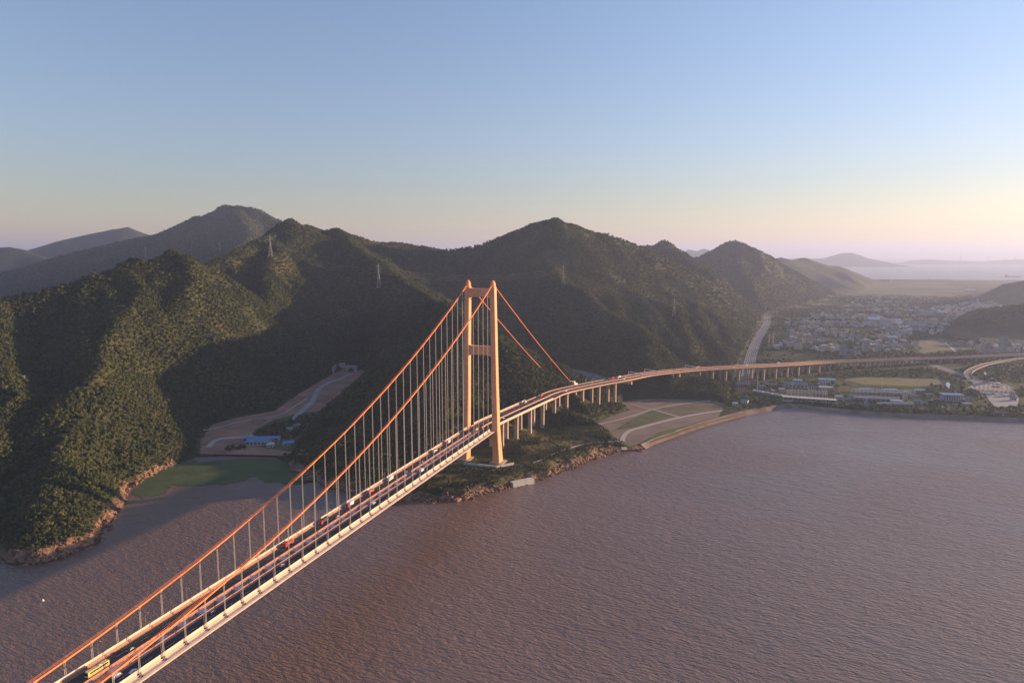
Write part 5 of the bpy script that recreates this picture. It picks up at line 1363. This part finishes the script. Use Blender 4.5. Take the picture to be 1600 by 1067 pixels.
# tunnel mouth and curved retaining wall
a = _slope_ground(549, 581, 4, 870, VAL_G); t = empty('tunnel_portal', (a[0], a[1], zv(*a)), -.35); tag(t, 'grey tunnel portal with dark arched mouth at the valley head', 'tunnel portal')
n = 12; outer = [(-13, 0), (-13, 13), (13, 13), (13, 0)]
arc = [(-6.2 * math.cos(math.pi * k / n), 1.0 + 7.2 * math.sin(math.pi * k / n)) for k in range(n + 1)]
b = MB(); vs = []
for y in (-1.0, 1.5):
    vs += [(x, y, z) for x, z in [(-13, -1)] + [(-13, 13), (13, 13), (13, -1)] + [(6.2, -1)] + arc[::-1] + [(-6.2, -1)]]
m_ = len(vs) // 2
def ring_faces():
    # front wall split into quads round the arch
    f = []
    for o in (0, m_):
        A = [5 + k for k in range(n + 1)]
        for k in range(n // 2): f.append((o + 2, o + A[k + 1], o + A[k]) if o == 0 else (o + 2, o + A[k], o + A[k + 1]))
        for k in range(n // 2, n): f.append((o + 1, o + A[k + 1], o + A[k]) if o == 0 else (o + 1, o + A[k], o + A[k + 1]))
        f += [(o + 1, o + 2, o + A[n // 2]), (o + 2, o + 3, o + 4, o + A[0]), (o + 0, o + 1, o + A[n], o + m_ - 1)]
    f += [(0, m_, m_ + 1, 1), (1, m_ + 1, m_ + 2, 2), (2, m_ + 2, m_ + 3, 3)]
    return f
b.add(vs, ring_faces()); b.build('portal_wall', CONCR, t)
b = MB(); b.sweep([(Vector((0, y, 0)), Vector((1, 0, 0)), UP) for y in (-1.4, 24)], [(x, z) for x, z in arc], closed=False); b.build('tunnel_lining', mat('dark_tunnel_lining', (.05, .05, .05), .9), t)
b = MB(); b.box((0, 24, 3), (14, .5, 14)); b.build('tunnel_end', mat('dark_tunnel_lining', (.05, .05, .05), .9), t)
cw = [_slope_ground(u, v, 4, 870, VAL_G) for u, v in [(521, 586), (523, 581), (530, 577), (540, 575)]]
b = MB(); P = smooth_line([(x, y, zv(x, y)) for x, y in cw], 4); b.sweep(line_frames(P), [(-.8, -1), (.8, -1), (-1.6, 11), (-2.8, 11)]); o = b.build('retaining_wall', WALLS[1]); tag(o, 'curved pale retaining wall beside the tunnel portal', 'wall')

# ------------------------------------------------------------------ shore works near the tower
t = empty('retaining_wall', (0, 0, 0)); tag(t, 'two low concrete walls round the foot of the bridge tower', 'wall')
for (x0, y0, x1, y1) in ((-58, 794, -19, 779), (-18.6, 779.4, 2, 792)):
    rz = math.atan2(y1 - y0, x1 - x0); b = MB(); b.box(((x0 + x1) / 2, (y0 + y1) / 2, 9.4), (math.hypot(x1 - x0, y1 - y0), 1.6, 4.4), rz); b.build('wall_segment', WCON, t)
x, y = gz(816, 757, 0); b = MB(); loft(b, [(-13.5, 4.4, 3.4, -2, 5.2), (13.5, 4.4, 3.4, -2, 5.6)]); o = b.build('quay_block', WCON, None, (x, y, 0)); o.rotation_euler = (0, 0, math.atan2(y - 0, x) * 0 - R(62)); tag(o, 'pale sunlit concrete quay block at the water below the tower', 'quay')
ROCKM = mat('brown_boulder_rock', (0.24, 0.155, 0.11), .9, noise=.35, nscale=.4, bump=.25, bscale=1.0)
_n, _l = ROCKM.node_tree.nodes, ROCKM.node_tree.links
_oi = _n.new('ShaderNodeObjectInfo'); _mm = _n.new('ShaderNodeMix'); _mm.data_type = 'RGBA'; _mm.blend_type = 'MULTIPLY'; _mm.inputs[0].default_value = 1.0
_cr = _n.new('ShaderNodeValToRGB'); _cr.color_ramp.elements[0].color = (.35, .33, .33, 1); _cr.color_ramp.elements[1].color = (1.35, 1.2, 1.05, 1); _l.new(_oi.outputs['Random'], _cr.inputs['Fac'])
_src = _n['Principled BSDF'].inputs['Base Color'].links[0].from_socket
_l.new(_src, _mm.inputs[6]); _l.new(_cr.outputs['Color'], _mm.inputs[7]); _l.new(_mm.outputs[2], _n['Principled BSDF'].inputs['Base Color'])
def rock_mesh(seed):
    r = random.Random(seed); b = MB(); vs = []; fs = []
    nu, nv = 7, 4
    for i in range(1, nv):
        for j in range(nu):
            th, ph = math.pi * i / nv, 2 * math.pi * j / nu; q = r.uniform(.7, 1.15); vs.append((math.sin(th) * math.cos(ph) * q, math.sin(th) * math.sin(ph) * q * .8, math.cos(th) * q * .65))
    vs += [(0, 0, .6), (0, 0, -.6)]; T_, B_ = len(vs) - 2, len(vs) - 1
    for i in range(nv - 2):
        for j in range(nu): fs.append((i * nu + j, (i + 1) * nu + j, (i + 1) * nu + (j + 1) % nu, i * nu + (j + 1) % nu))
    for j in range(nu): fs.append((T_, j, (j + 1) % nu)); fs.append((B_, (nv - 2) * nu + (j + 1) % nu, (nv - 2) * nu + j))
    b.add(vs, fs); return b.mesh('boulder', ROCKM)
RK = [rock_mesh(k) for k in range(5)]
pcr = bpy.data.collections.new('rock_kinds')
for me in RK: pcr.objects.link(bpy.data.objects.new('rock_kind', me))
protos['rock'] = pcr; NG['rock'] = forest_nodes('rocks', pcr)
def rock_band(name, label, i0, i1, n, dmax):
    X = []; segs_ = list(zip(COAST[i0:i1], COAST[i0 + 1:i1 + 1])); Ls = [math.hypot(b_[0] - a_[0], b_[1] - a_[1]) for a_, b_ in segs_]
    for _ in range(n):
        (a_, b_) = rnd.choices(segs_, Ls)[0]; t_ = rnd.random(); q = rnd.uniform(-9, dmax + 5)
        nx, ny = -(b_[1] - a_[1]), (b_[0] - a_[0]); L_ = math.hypot(nx, ny)
        X.append((a_[0] + (b_[0] - a_[0]) * t_ + nx / L_ * q, a_[1] + (b_[1] - a_[1]) * t_ + ny / L_ * q))
    X = np.array(X); h_ = _lookup(HH, X[:, 0], X[:, 1]); sd_ = _lookup(SDC, X[:, 0], X[:, 1]); rk = _lookup(rock, X[:, 0], X[:, 1])
    k_ = (h_ > -.9) & (rk > .3); X, h_ = X[k_], h_[k_]; s_ = 1.5 * np.exp(rng.normal(0, .42, len(X)))
    o_ = forest(name, label, np.stack([X[:, 0], X[:, 1], h_ - s_ * .15], 1), np.stack([s_, s_ * rng.uniform(.6, 1.2, len(s_)), s_ * rng.uniform(.7, 1.5, len(s_))], 1), 'rock'); o_['category'] = 'rocks'
def boulder(x, y, z, s, lab, grp):
    o = inst('boulder', RK[rnd.randrange(5)], None, (x, y, z), rnd.uniform(0, 6.28), (s, s * rnd.uniform(.7, 1.2), s * rnd.uniform(.7, 1.1))); tag(o, lab, 'boulder', grp)
for k in range(34):
    x, y = gz(rnd.uniform(962, 1006), rnd.uniform(695, 704), .5); boulder(x, y, .3, rnd.uniform(1.2, 3.4), 'brown boulder in the rocky spit at the field corner', 'boulders of the spit')
def coast_pts(i0, i1):
    out = []
    for a, b_ in zip(COAST[i0:i1], COAST[i0 + 1:i1 + 1]):
        L_ = math.hypot(b_[0] - a[0], b_[1] - a[1])
        for k in range(int(L_ / 5) + 1): out.append((a[0] + (b_[0] - a[0]) * k * 5 / L_, a[1] + (b_[1] - a[1]) * k * 5 / L_))
    return out
ci = {p: i for i, p in enumerate(COAST)}
for x, y in coast_pts(ci[(-398, 545)], ci[(-424, 770)]):
    if rnd.random() < .75: boulder(x + rnd.uniform(-1, 3), y + rnd.uniform(-3, 1), rnd.uniform(-.3, .6), rnd.uniform(1.0, 3.2), 'brown boulder at the waterline under the headland cliff', 'boulders under the headland')
for x, y in coast_pts(ci[(-168, 716)], ci[(140, 876)]):
    if rnd.random() < .6: boulder(x + rnd.uniform(-1, 3), y + rnd.uniform(-3, 2), rnd.uniform(-.3, .5), rnd.uniform(.9, 2.8), 'brown boulder at the waterline below the bridge tower', 'boulders below the tower')
rock_band('rock_ledges', 'broken brown rock ledges of the headland cliff', ci[(-620, 596)], ci[(-414, 830)], 2600, 12)
rock_band('rock_ledges', 'broken brown rock ledges on the shore below the bridge', ci[(-240, 773)], ci[(140, 876)], 2600, 12)
# stone sea bank along the plain
pts = [COAST[i] for i in range(ci[(178, 890)], ci[(3000, 930)] + 1)]
b = MB(); P = smooth_line([(x, y, 0) for x, y in pts], 8)
b.sweep(line_frames(P), [(2.5, -1.5), (1.0, .6), (-3.5, 3.4), (-5.5, 5.3), (-7.5, 5.3), (-8.5, 3.0), (-8.5, -1.5)]); o = b.build('sea_bank', mat('stone_bank', (.185, .135, .115), .95, noise=.35, nscale=.06, bump=.4, bscale=.3)); tag(o, 'long brown stone sea bank along the edge of the plain', 'sea wall')
# little white float on the water
x, y = gz(67, 938, 0); t = empty('float', (x, y, 0)); tag(t, 'small white float alone on the brown water', 'float')
b = MB(); b.tube((0, 0, -.4), (0, 0, .5), 1.0, .9, 12); b.build('body', WHITE, t); b = MB(); b.tube((0, 0, .5), (0, 0, 1.3), .5, .2, 8); b.build('cap', WHITE, t)

# ------------------------------------------------------------------ town on the plain
def house_mesh(w, d, h, wi, ri, kind):
    b = MB(); b.box((0, 0, h / 2), (w, d, h), m=0)
    (hip if kind == 'hip' else gable)(b, w, d, h + .02, d * .25, .5, 1) if kind != 'flat' else b.box((0, 0, h + .5), (w * .9, d * .9, 1.0), m=1)
    n = max(2, int(w / 3.5)); fl = max(1, int(h / 3.2))
    for f in range(fl):
        for k in range(n):
            b.box(((k + .5) / n * w - w / 2, -d / 2 - .02, (f + .55) * h / fl), (w / n * .55, .08, h / fl * .45), m=2)
            b.box(((k + .5) / n * w - w / 2, d / 2 + .02, (f + .55) * h / fl), (w / n * .55, .08, h / fl * .45), m=2)
    return b.mesh('house', [WALLS[wi], ROOFS[ri], WINM])
HV = []
for k, (w, d, h, wi, ri, kd) in enumerate([(11, 9, 6.5, 0, 0, 'gable'), (12, 10, 9.6, 0, 4, 'hip'), (14, 9, 6.5, 1, 0, 'gable'), (10, 10, 9.6, 2, 1, 'hip'), (16, 10, 12.8, 0, 3, 'flat'), (12, 9, 6.5, 3, 1, 'gable'), (13, 10, 9.6, 1, 4, 'gable'), (11, 9, 9.6, 0, 2, 'gable'), (18, 11, 16, 2, 0, 'flat'), (12, 8, 5, 0, 3, 'gable')]):
    HV.append((house_mesh(w, d, h, wi, ri, kd), '%s walled %s roofed' % (('white', 'grey', 'cream', 'pinkish')[wi], ('grey', 'red', 'blue', 'pale', 'slate')[ri])))
TOWN = [([(1285, 552), (1440, 548), (1420, 530), (1430, 508), (1380, 492), (1290, 498), (1225, 500), (1235, 530)], 330, 'in the town centre'), ([(1225, 500), (1290, 490), (1400, 478), (1430, 478), (1470, 500), (1440, 520), (1400, 505), (1290, 515)], 170, 'in the hazy middle of the town'), ([(1430, 500), (1460, 478), (1530, 472), (1580, 480), (1500, 505), (1462, 525), (1440, 522)], 260, 'in the far right quarter of the town below the hill'), ([(1500, 536), (1560, 540), (1640, 532), (1640, 552), (1530, 550)], 70, 'at the foot of the right hand hill'), ([(1200, 545), (1270, 548), (1290, 552), (1230, 525)], 14, 'beside the highway fields'), ([(1320, 470), (1400, 460), (1480, 468), (1440, 478), (1340, 485)], 110, 'on the farthest plain')]
def in_poly(x, y, poly): return poly_sd(np.array([x]), np.array([y]), poly)[0] < 0
cands = []
for poly, cnt, where in TOWN:
    W = [gz(u, v, 5.0) for u, v in poly]; xs, ys = [p[0] for p in W], [p[1] for p in W]; k = 0; tries = 0; rzb = rnd.uniform(-.4, .4)
    while k < cnt and tries < cnt * 30:
        tries += 1; x, y = rnd.uniform(min(xs), max(xs)), rnd.uniform(min(ys), max(ys))
        if not in_poly(x, y, W): continue
        if vnoise(np.array([x / 90.0]), np.array([y / 90.0]), 5)[0] < .38: continue
        if any(abs(x - c[0]) < 15 and abs(y - c[1]) < 15 for c in cands[-160:]): continue
        g = hz(x, y)
        if g > 20 or g < 2: continue
        i = rnd.randrange(len(HV)); cands.append((x, y, g - .3, i, rzb + rnd.choice((0, 0, math.pi / 2)) + rnd.uniform(-.12, .12), rnd.uniform(.65, 1.05), where)); k += 1
cands.sort(key=lambda c: c[1])
for x, y, z, i, rz, s, where in cands[:300]:
    o = inst('house', HV[i][0], None, (x, y, z), rz, (s, s, s)); tag(o, '%s house %s' % (HV[i][1], where), 'house', 'houses ' + where)
b = MB()
for x, y, z, i, rz, s, where in cands[300:]:
    ca, sa = math.cos(rz), math.sin(rz); me = HV[i][0]
    b.v_off = len(b.v)
    vs = [(x + (v.co.x * ca - v.co.y * sa) * s, y + (v.co.x * sa + v.co.y * ca) * s, z + v.co.z * s) for v in me.vertices]
    base = (0, 10, 20)
    for_m = {'0': 0}
    o0 = len(b.v); b.v.extend(vs)
    mats_ = [me.materials[q] for q in range(3)]
    for pl in me.polygons:
        b.f.append(tuple(v + o0 for v in pl.vertices)); mm = mats_[pl.material_index]
        b.mi.append(([*WALLS, *ROOFS, WINM]).index(mm))
o = b.build('distant_town', [*WALLS, *ROOFS, WINM]); tag(o, 'mass of tiny houses of the far town fading into haze', 'town', kind='stuff')
# factory sheds
for u0, v0, u1, d, h, ri, kd, lab in [(1358, 503, 1375, 40, 9, 3, 'gable', 'long white roofed factory at the town edge, leftmost of the bright ones'), (1376, 511, 1398, 60, 10, 4, 'gable', 'large slate blue factory hall in the middle of the town'), (1399, 505, 1408, 30, 9, 3, 'gable', 'small bright white factory roof beside the slate hall'), (1400, 510, 1416, 34, 9, 3, 'gable', 'bright white factory roof in front of the small one'), (1418, 512, 1450, 50, 9, 4, 'gable', 'wide grey factory hall right of the white roofs'), (1312, 500, 1322, 30, 8, 4, 'gable', 'grey hall at the left side of the town'), (1440, 495, 1462, 50, 9, 4, 'gable', 'far grey blue factory hall near the right hill'), (1466, 491, 1476, 30, 8, 3, 'gable', 'thin bright roof far in the right town'), (1388, 532, 1402, 24, 8, 3, 'gable', 'pale roof beside the green field of the town'), (1359, 545, 1370, 18, 12, 3, 'flat', 'pale four storey block above the viaduct'), (1337, 556, 1345, 16, 12, 0, 'flat', 'grey block just above the viaduct'), (1509, 455, 1524, 40, 6, 3, 'gable', 'far thin white strip roof on the distant fields'), (1376, 441, 1392, 60, 14, 1, 'gable', 'dull red works at the distant shore'), (1488, 540, 1510, 16, 8, 1, 'gable', 'low pinkish row building by the far viaduct')]:
    bld(u0, v0, u1, v0 + .3, d, h, W1 if ri else W2, ROOFS[ri], kd, lab, 'factory', 2, 8, 'factories of the town', name='factory')
for k, (u, v, h) in enumerate([(1566, 558, 52), (1540, 552, 26), (1352, 550, 30), (1317, 556, 26)]):
    P, L_, rz = line_building(u - 4, v, u + 4, v, 5); building('tower_block', P, (L_, 14, h), rz, W1, R4, 'flat', ('tall grey tower block at the right edge before the hill', 'medium grey block left of the tall tower block', 'grey apartment block in the town centre', 'grey apartment block at the left of the town centre')[k], 'tower block', int(h / 3.2), None, 4)

# ------------------------------------------------------------------ curved ramp viaduct at the right and second viaduct deck
RAMP = [gz(u, v, z) + (z,) for u, v, z in [(1516, 592, 6), (1512, 584, 8), (1520, 577, 10), (1540, 569.5, 13), (1570, 563.5, 15), (1610, 558.5, 16.5), (1680, 552, 17)]]
P = smooth_line(RAMP, 6); F = line_frames(P); ramp = empty('ramp_bridge', P[0]); tag(ramp, 'sunlit ramp bridge curving away above the toll plaza', 'ramp bridge')
RL = Vector(ramp.location)
def rpart(mb, name, m): mb.v = [tuple(Vector(p) - RL) for p in mb.v]; return mb.build(name, m, ramp)
b = MB(); b.sweep(F, [(-7, 0), (7, 0), (7, -.6), (3.5, -2), (-3.5, -2), (-7, -.6)][::-1]); rpart(b, 'girder', CONC)
b = MB(); b.sweep(F, [(-6.4, .01), (6.4, .01), (6.4, .08), (-6.4, .08)]); rpart(b, 'carriageway', ROADM)
for e in (-6.8, 6.8): b = MB(); b.sweep(F, [(e - .2, 0), (e + .2, 0), (e + .15, 1.1), (e - .15, 1.1)]); rpart(b, 'parapet', CONC)
for k in range(6, len(P), 5):
    p = P[k]; g = hz(p.x, p.y) - 1
    if p.z - 2 - g > 1.5: b = MB(); b.box((p.x, p.y, (g + p.z - 2) / 2), (2.4, 2.0, p.z - 2 - g)); rpart(b, 'pier', PIERM)

# ------------------------------------------------------------------ trees and hedges of the plain
x, y = candidates(330, 3400, 1060, 4200, 13.0)
fl = _lookup(FLATM.astype(float), x, y); h = _lookup(HH, x, y); sd = _lookup(SDC, x, y)
dn = fbm(x, y, 120, 3, 77); dn2 = fbm(x, y, 45, 2, 78)
ok = (fl > .5) & (h > 2) & (h < 16) & (sd < -14) & ((dn > .49) | (dn2 > .57)) & (y > 1075)
keepout = [ccw(g5((1222, 606), (1440, 608), (1440, 634), (1222, 628))), ccw(PLAZA), ccw([gz(u, v, 5) for u, v in [(1318, 594), (1345, 589), (1466, 592), (1472, 600), (1440, 604), (1350, 601)]]), ccw([(p[0], p[1]) for p in FIELD]), ccw(g5((1425, 540), (1440, 531), (1480, 529), (1545, 540), (1555, 548), (1440, 552))), ccw(g5((1220, 622), (1310, 626), (1310, 640), (1220, 634)))]
for kp in keepout: ok &= poly_sd(x, y, kp) > 4
ROADS_CLEAR.append((HW, 16)); ROADS_CLEAR.append((SLIP, 17)); ROADS_CLEAR.append(([(p[0], p[1]) for p in VIA_R], 20)); ROADS_CLEAR.append(([(p.x, p.y) for p in P[::4]], 10))
for o in list(bpy.data.objects):
    if o.parent is None and o.get('category') in ('building', 'house', 'shed', 'warehouse', 'hall', 'hut', 'factory', 'pipe rack', 'frame', 'tower block', 'toll gate', 'excavator', 'scaffold') and o.location.y > 1050:
        w = 11.0
        d = np.hypot(x - o.location.x, y - o.location.y); ok &= d > w
ok = clear_of(x, y, ok); x, y, h = x[ok], y[ok], h[ok]
sz = rng.uniform(2.6, 5.2, len(x)); forest('tree_clumps', 'scattered hedges and tree clumps of the coastal plain', np.stack([x, y, h - .3], 1), np.stack([sz * 1.15, sz * 1.15, sz], 1), 'far')
# trees of the valley floor and a dark row on the shore bank
def clump(poly, n, s0, s1, label):
    xs, ys = [p[0] for p in poly], [p[1] for p in poly]; X = []
    while len(X) < n:
        a, c = rnd.uniform(min(xs), max(xs)), rnd.uniform(min(ys), max(ys))
        if in_poly(a, c, poly): X.append((a, c, hz(a, c) - .3))
    s = rng.uniform(s0, s1, n); forest('tree_clumps', label, np.array(X), np.stack([s, s, s], 1))
clump(vg((400, 676), (430, 664), (470, 652), (490, 650), (480, 668), (462, 684), (436, 686), (400, 684)), 130, 2.6, 4.6, 'dark trees on the floor of the construction valley')
clump(vg((350, 700), (380, 697), (384, 701), (355, 705)), 16, 2.2, 3.6, 'dark bushes on the bank of the cove')
clump([(560, 1100), (690, 1068), (900, 1030), (900, 1042), (690, 1082), (560, 1114)], 120, 2.2, 3.8, 'dark row of bushes behind the sea bank')
clump([(480, 1150), (560, 1108), (600, 1106), (640, 1096), (640, 1120), (560, 1132), (490, 1166)], 110, 2.2, 4.0, 'dark hedge around the waterfront building')
ROADS_CLEAR.append((HW, 20))

# ------------------------------------------------------------------ far shore: ships, towers, islands
def ship(u, v, L_, label, rz, hull):
    x, y = gz(u, v, 0); t = empty('cargo_ship', (x, y, 0), rz); tag(t, label, 'ship')
    b = MB(); w = L_ * .075; loft(b, [(-L_ / 2, w * .8, w, -2, L_ * .05), (-L_ * .4, w, w, -2, L_ * .05), (L_ * .36, w, w, -2, L_ * .05), (L_ / 2, w * .1, w * .3, -2, L_ * .065)]); b.build('hull', hull, t)
    b = MB(); b.box((0, -L_ * .4, L_ * .12), (w * 1.7, L_ * .09, L_ * .14)); b.build('bridge_house', WALLS[0], t)
    b = MB(); b.tube((0, -L_ * .44, L_ * .18), (0, -L_ * .44, L_ * .25), L_ * .014, n=8); b.build('funnel', paint(RED), t)
    b = MB(); [b.box((0, -L_ * .25 + k * L_ * .12, L_ * .058), (w * 1.4, L_ * .1, L_ * .018)) for k in range(5)]; b.build('hatch_covers', DARK, t)
ship(1582, 433, 170, 'long dark cargo ship on the distant sea at the right edge', R(-96), mat('ship_hull_dark', (.12, .07, .07), .6))
ship(1524, 424.5, 90, 'small dark ship farther out on the hazy sea', R(-90), mat('ship_hull_dark', (.12, .07, .07), .6))
ship(1451, 417.5, 70, 'tiny pale ship far out under the far shore', R(-80), WALLS[0])
for k, (u, h) in enumerate([(1500, 230), (1544, 200), (1586, 210)]):
    x, y = gz(u, 412.5, 0); t = empty('chimney', (x, y, 0)); tag(t, ('leftmost', 'middle', 'rightmost')[k] + ' of three faint tall chimneys on the far shore', 'chimney', 'chimneys on the far shore')
    b = MB(); b.tube((0, 0, 0), (0, 0, h), 14, 8, 10); b.build('shaft', WALLS[1], t); b = MB(); b.tube((0, 0, h), (0, 0, h + 8), 9, 9, 10); b.build('rim', DARK, t)
def far_hill(u0, u1, Y, peaks, label, seed):
    """low island: heightfield with its own length and depth"""
    x0, x1 = at(u0, 398, Y)[0], at(u1, 398, Y)[0]; n, m_ = 70, 14; dep = (x1 - x0) * .3; vs = []
    for j in range(m_ + 1):
        for i in range(n + 1):
            x = x0 + (x1 - x0) * i / n; u = 800 + FPX * x / (Y * _c)
            pk = sum((max(0.0, at(uu, vv, Y)[2]) * math.exp(-((u0 + (u1 - u0) * i / n - uu) / ww) ** 2)) for uu, vv, ww in peaks)
            f = math.sin(math.pi * j / m_) ** .8 * math.sin(math.pi * i / n) ** .5
            nz_ = float(fbm(np.array([x]), np.array([Y + dep * j / m_]), 700, 4, seed)[0])
            vs.append((x, Y + dep * (j / m_ - .5), pk * f * (.75 + .5 * nz_) - 2))
    b = MB(); b.add(vs, [(j * (n + 1) + i, j * (n + 1) + i + 1, (j + 1) * (n + 1) + i + 1, (j + 1) * (n + 1) + i) for j in range(m_) for i in range(n)])
    o = b.build('hills', tme.materials[0], None, None, True); tag(o, label, kind='structure')
far_hill(1180, 1420, 15000, [(1318, 398, 30), (1250, 400, 40), (1370, 404, 40)], 'faint island hills on the right horizon', 1)
far_hill(1400, 1760, 19000, [(1440, 404, 24), (1480, 407, 40), (1560, 408, 60), (1640, 406, 60)], 'faint low shore on the far right horizon', 2)
far_hill(1030, 1240, 13000, [(1072, 386, 16), (1100, 391, 18), (1200, 394, 22), (1150, 398, 30)], 'pale blue hills behind the peaks right of centre', 3)
# the 300 that show largest stand as trees of their own, the rest is one wood per hillside
lead = set()
zones = [('tree on the wooded slope above the headland cliff', lambda p: p[0] < -300 and p[1] < 800, 190, 'trees on the headland'),
         ('tree in the thicket between bridge tower and shore', lambda p: -120 < p[0] < 60 and p[1] < 870, 75, 'trees round the tower foot'),
         ('tree on the small knoll beside the viaduct piers', lambda p: 70 < p[0] < 170 and 880 < p[1] < 1010, 35, 'trees on the knoll')]
tree_n = 0
for lab, test, cnt, grp in zones:
    k = 0
    for i in NO_:
        if k >= cnt: break
        p, s = NP_[i], NS_[i]
        if i in lead or not test(p): continue
        lead.add(int(i)); k += 1
        t = empty('tree', (p[0], p[1], p[2]), rnd.uniform(0, 6.28), tuple(float(q) for q in s))
        inst('trunk', TRUNK, t); inst('crown', CROWNS[tree_n % len(CROWNS)], t); tree_n += 1
        tag(t, 'green broadleaf ' + lab, 'tree', grp)
keep = np.array([i not in lead for i in range(len(NP_))])
P_, S_ = NP_[keep], NS_[keep]
hillA = (P_[:, 0] < -0.34 * P_[:, 1] - 20) & (P_[:, 1] < 1330)
forest('forest', 'dense broadleaf woods over the hill behind the headland', P_[hillA], S_[hillA])
forest('forest', 'dense woods on the slopes behind the bridge tower', P_[~hillA], S_[~hillA])
# farther woods
def far_wood(x0, x1, y0, y1, step, s0, s1, label):
    x, y = candidates(x0, x1, y0, y1, step); ok, h = plantable(x, y); x, y, h = x[ok], y[ok], h[ok]
    sz = rng.uniform(s0, s1, len(x)); forest('forest', label, np.stack([x, y, h - sz * .15], 1), np.stack([sz, sz, sz * rng.uniform(.75, 1.1, len(x))], 1), 'far')
far_wood(-1750, 1350, 1500, 2250, 6.0, 2.9, 4.5, 'woods over the middle mountain ridges')
far_wood(-2700, 2000, 2250, 4200, 11.0, 5.0, 7.5, 'hazy woods over the rear mountain slopes')

# ------------------------------------------------------------------ air
hb = MB(); hb.box((0, S / 2 - 1500, 320), (2 * S + 2000, S + 5000, 660))
haze = hb.build('haze', [])
hm = bpy.data.materials.new('pale_haze'); hm.use_nodes = True
hn, hl = hm.node_tree.nodes, hm.node_tree.links; hn.clear()
ho = hn.new('ShaderNodeOutputMaterial'); hv_ = hn.new('ShaderNodeVolumePrincipled')
hv_.inputs['Color'].default_value = (0.47, 0.585, 0.92, 1)
hv_.inputs['Density'].default_value = 0.000068
hv_.inputs['Anisotropy'].default_value = 0.28
hl.new(hv_.outputs['Volume'], ho.inputs['Volume'])
haze.data.materials.append(hm)
tag(haze, 'thin pale haze in the evening air', kind='stuff')
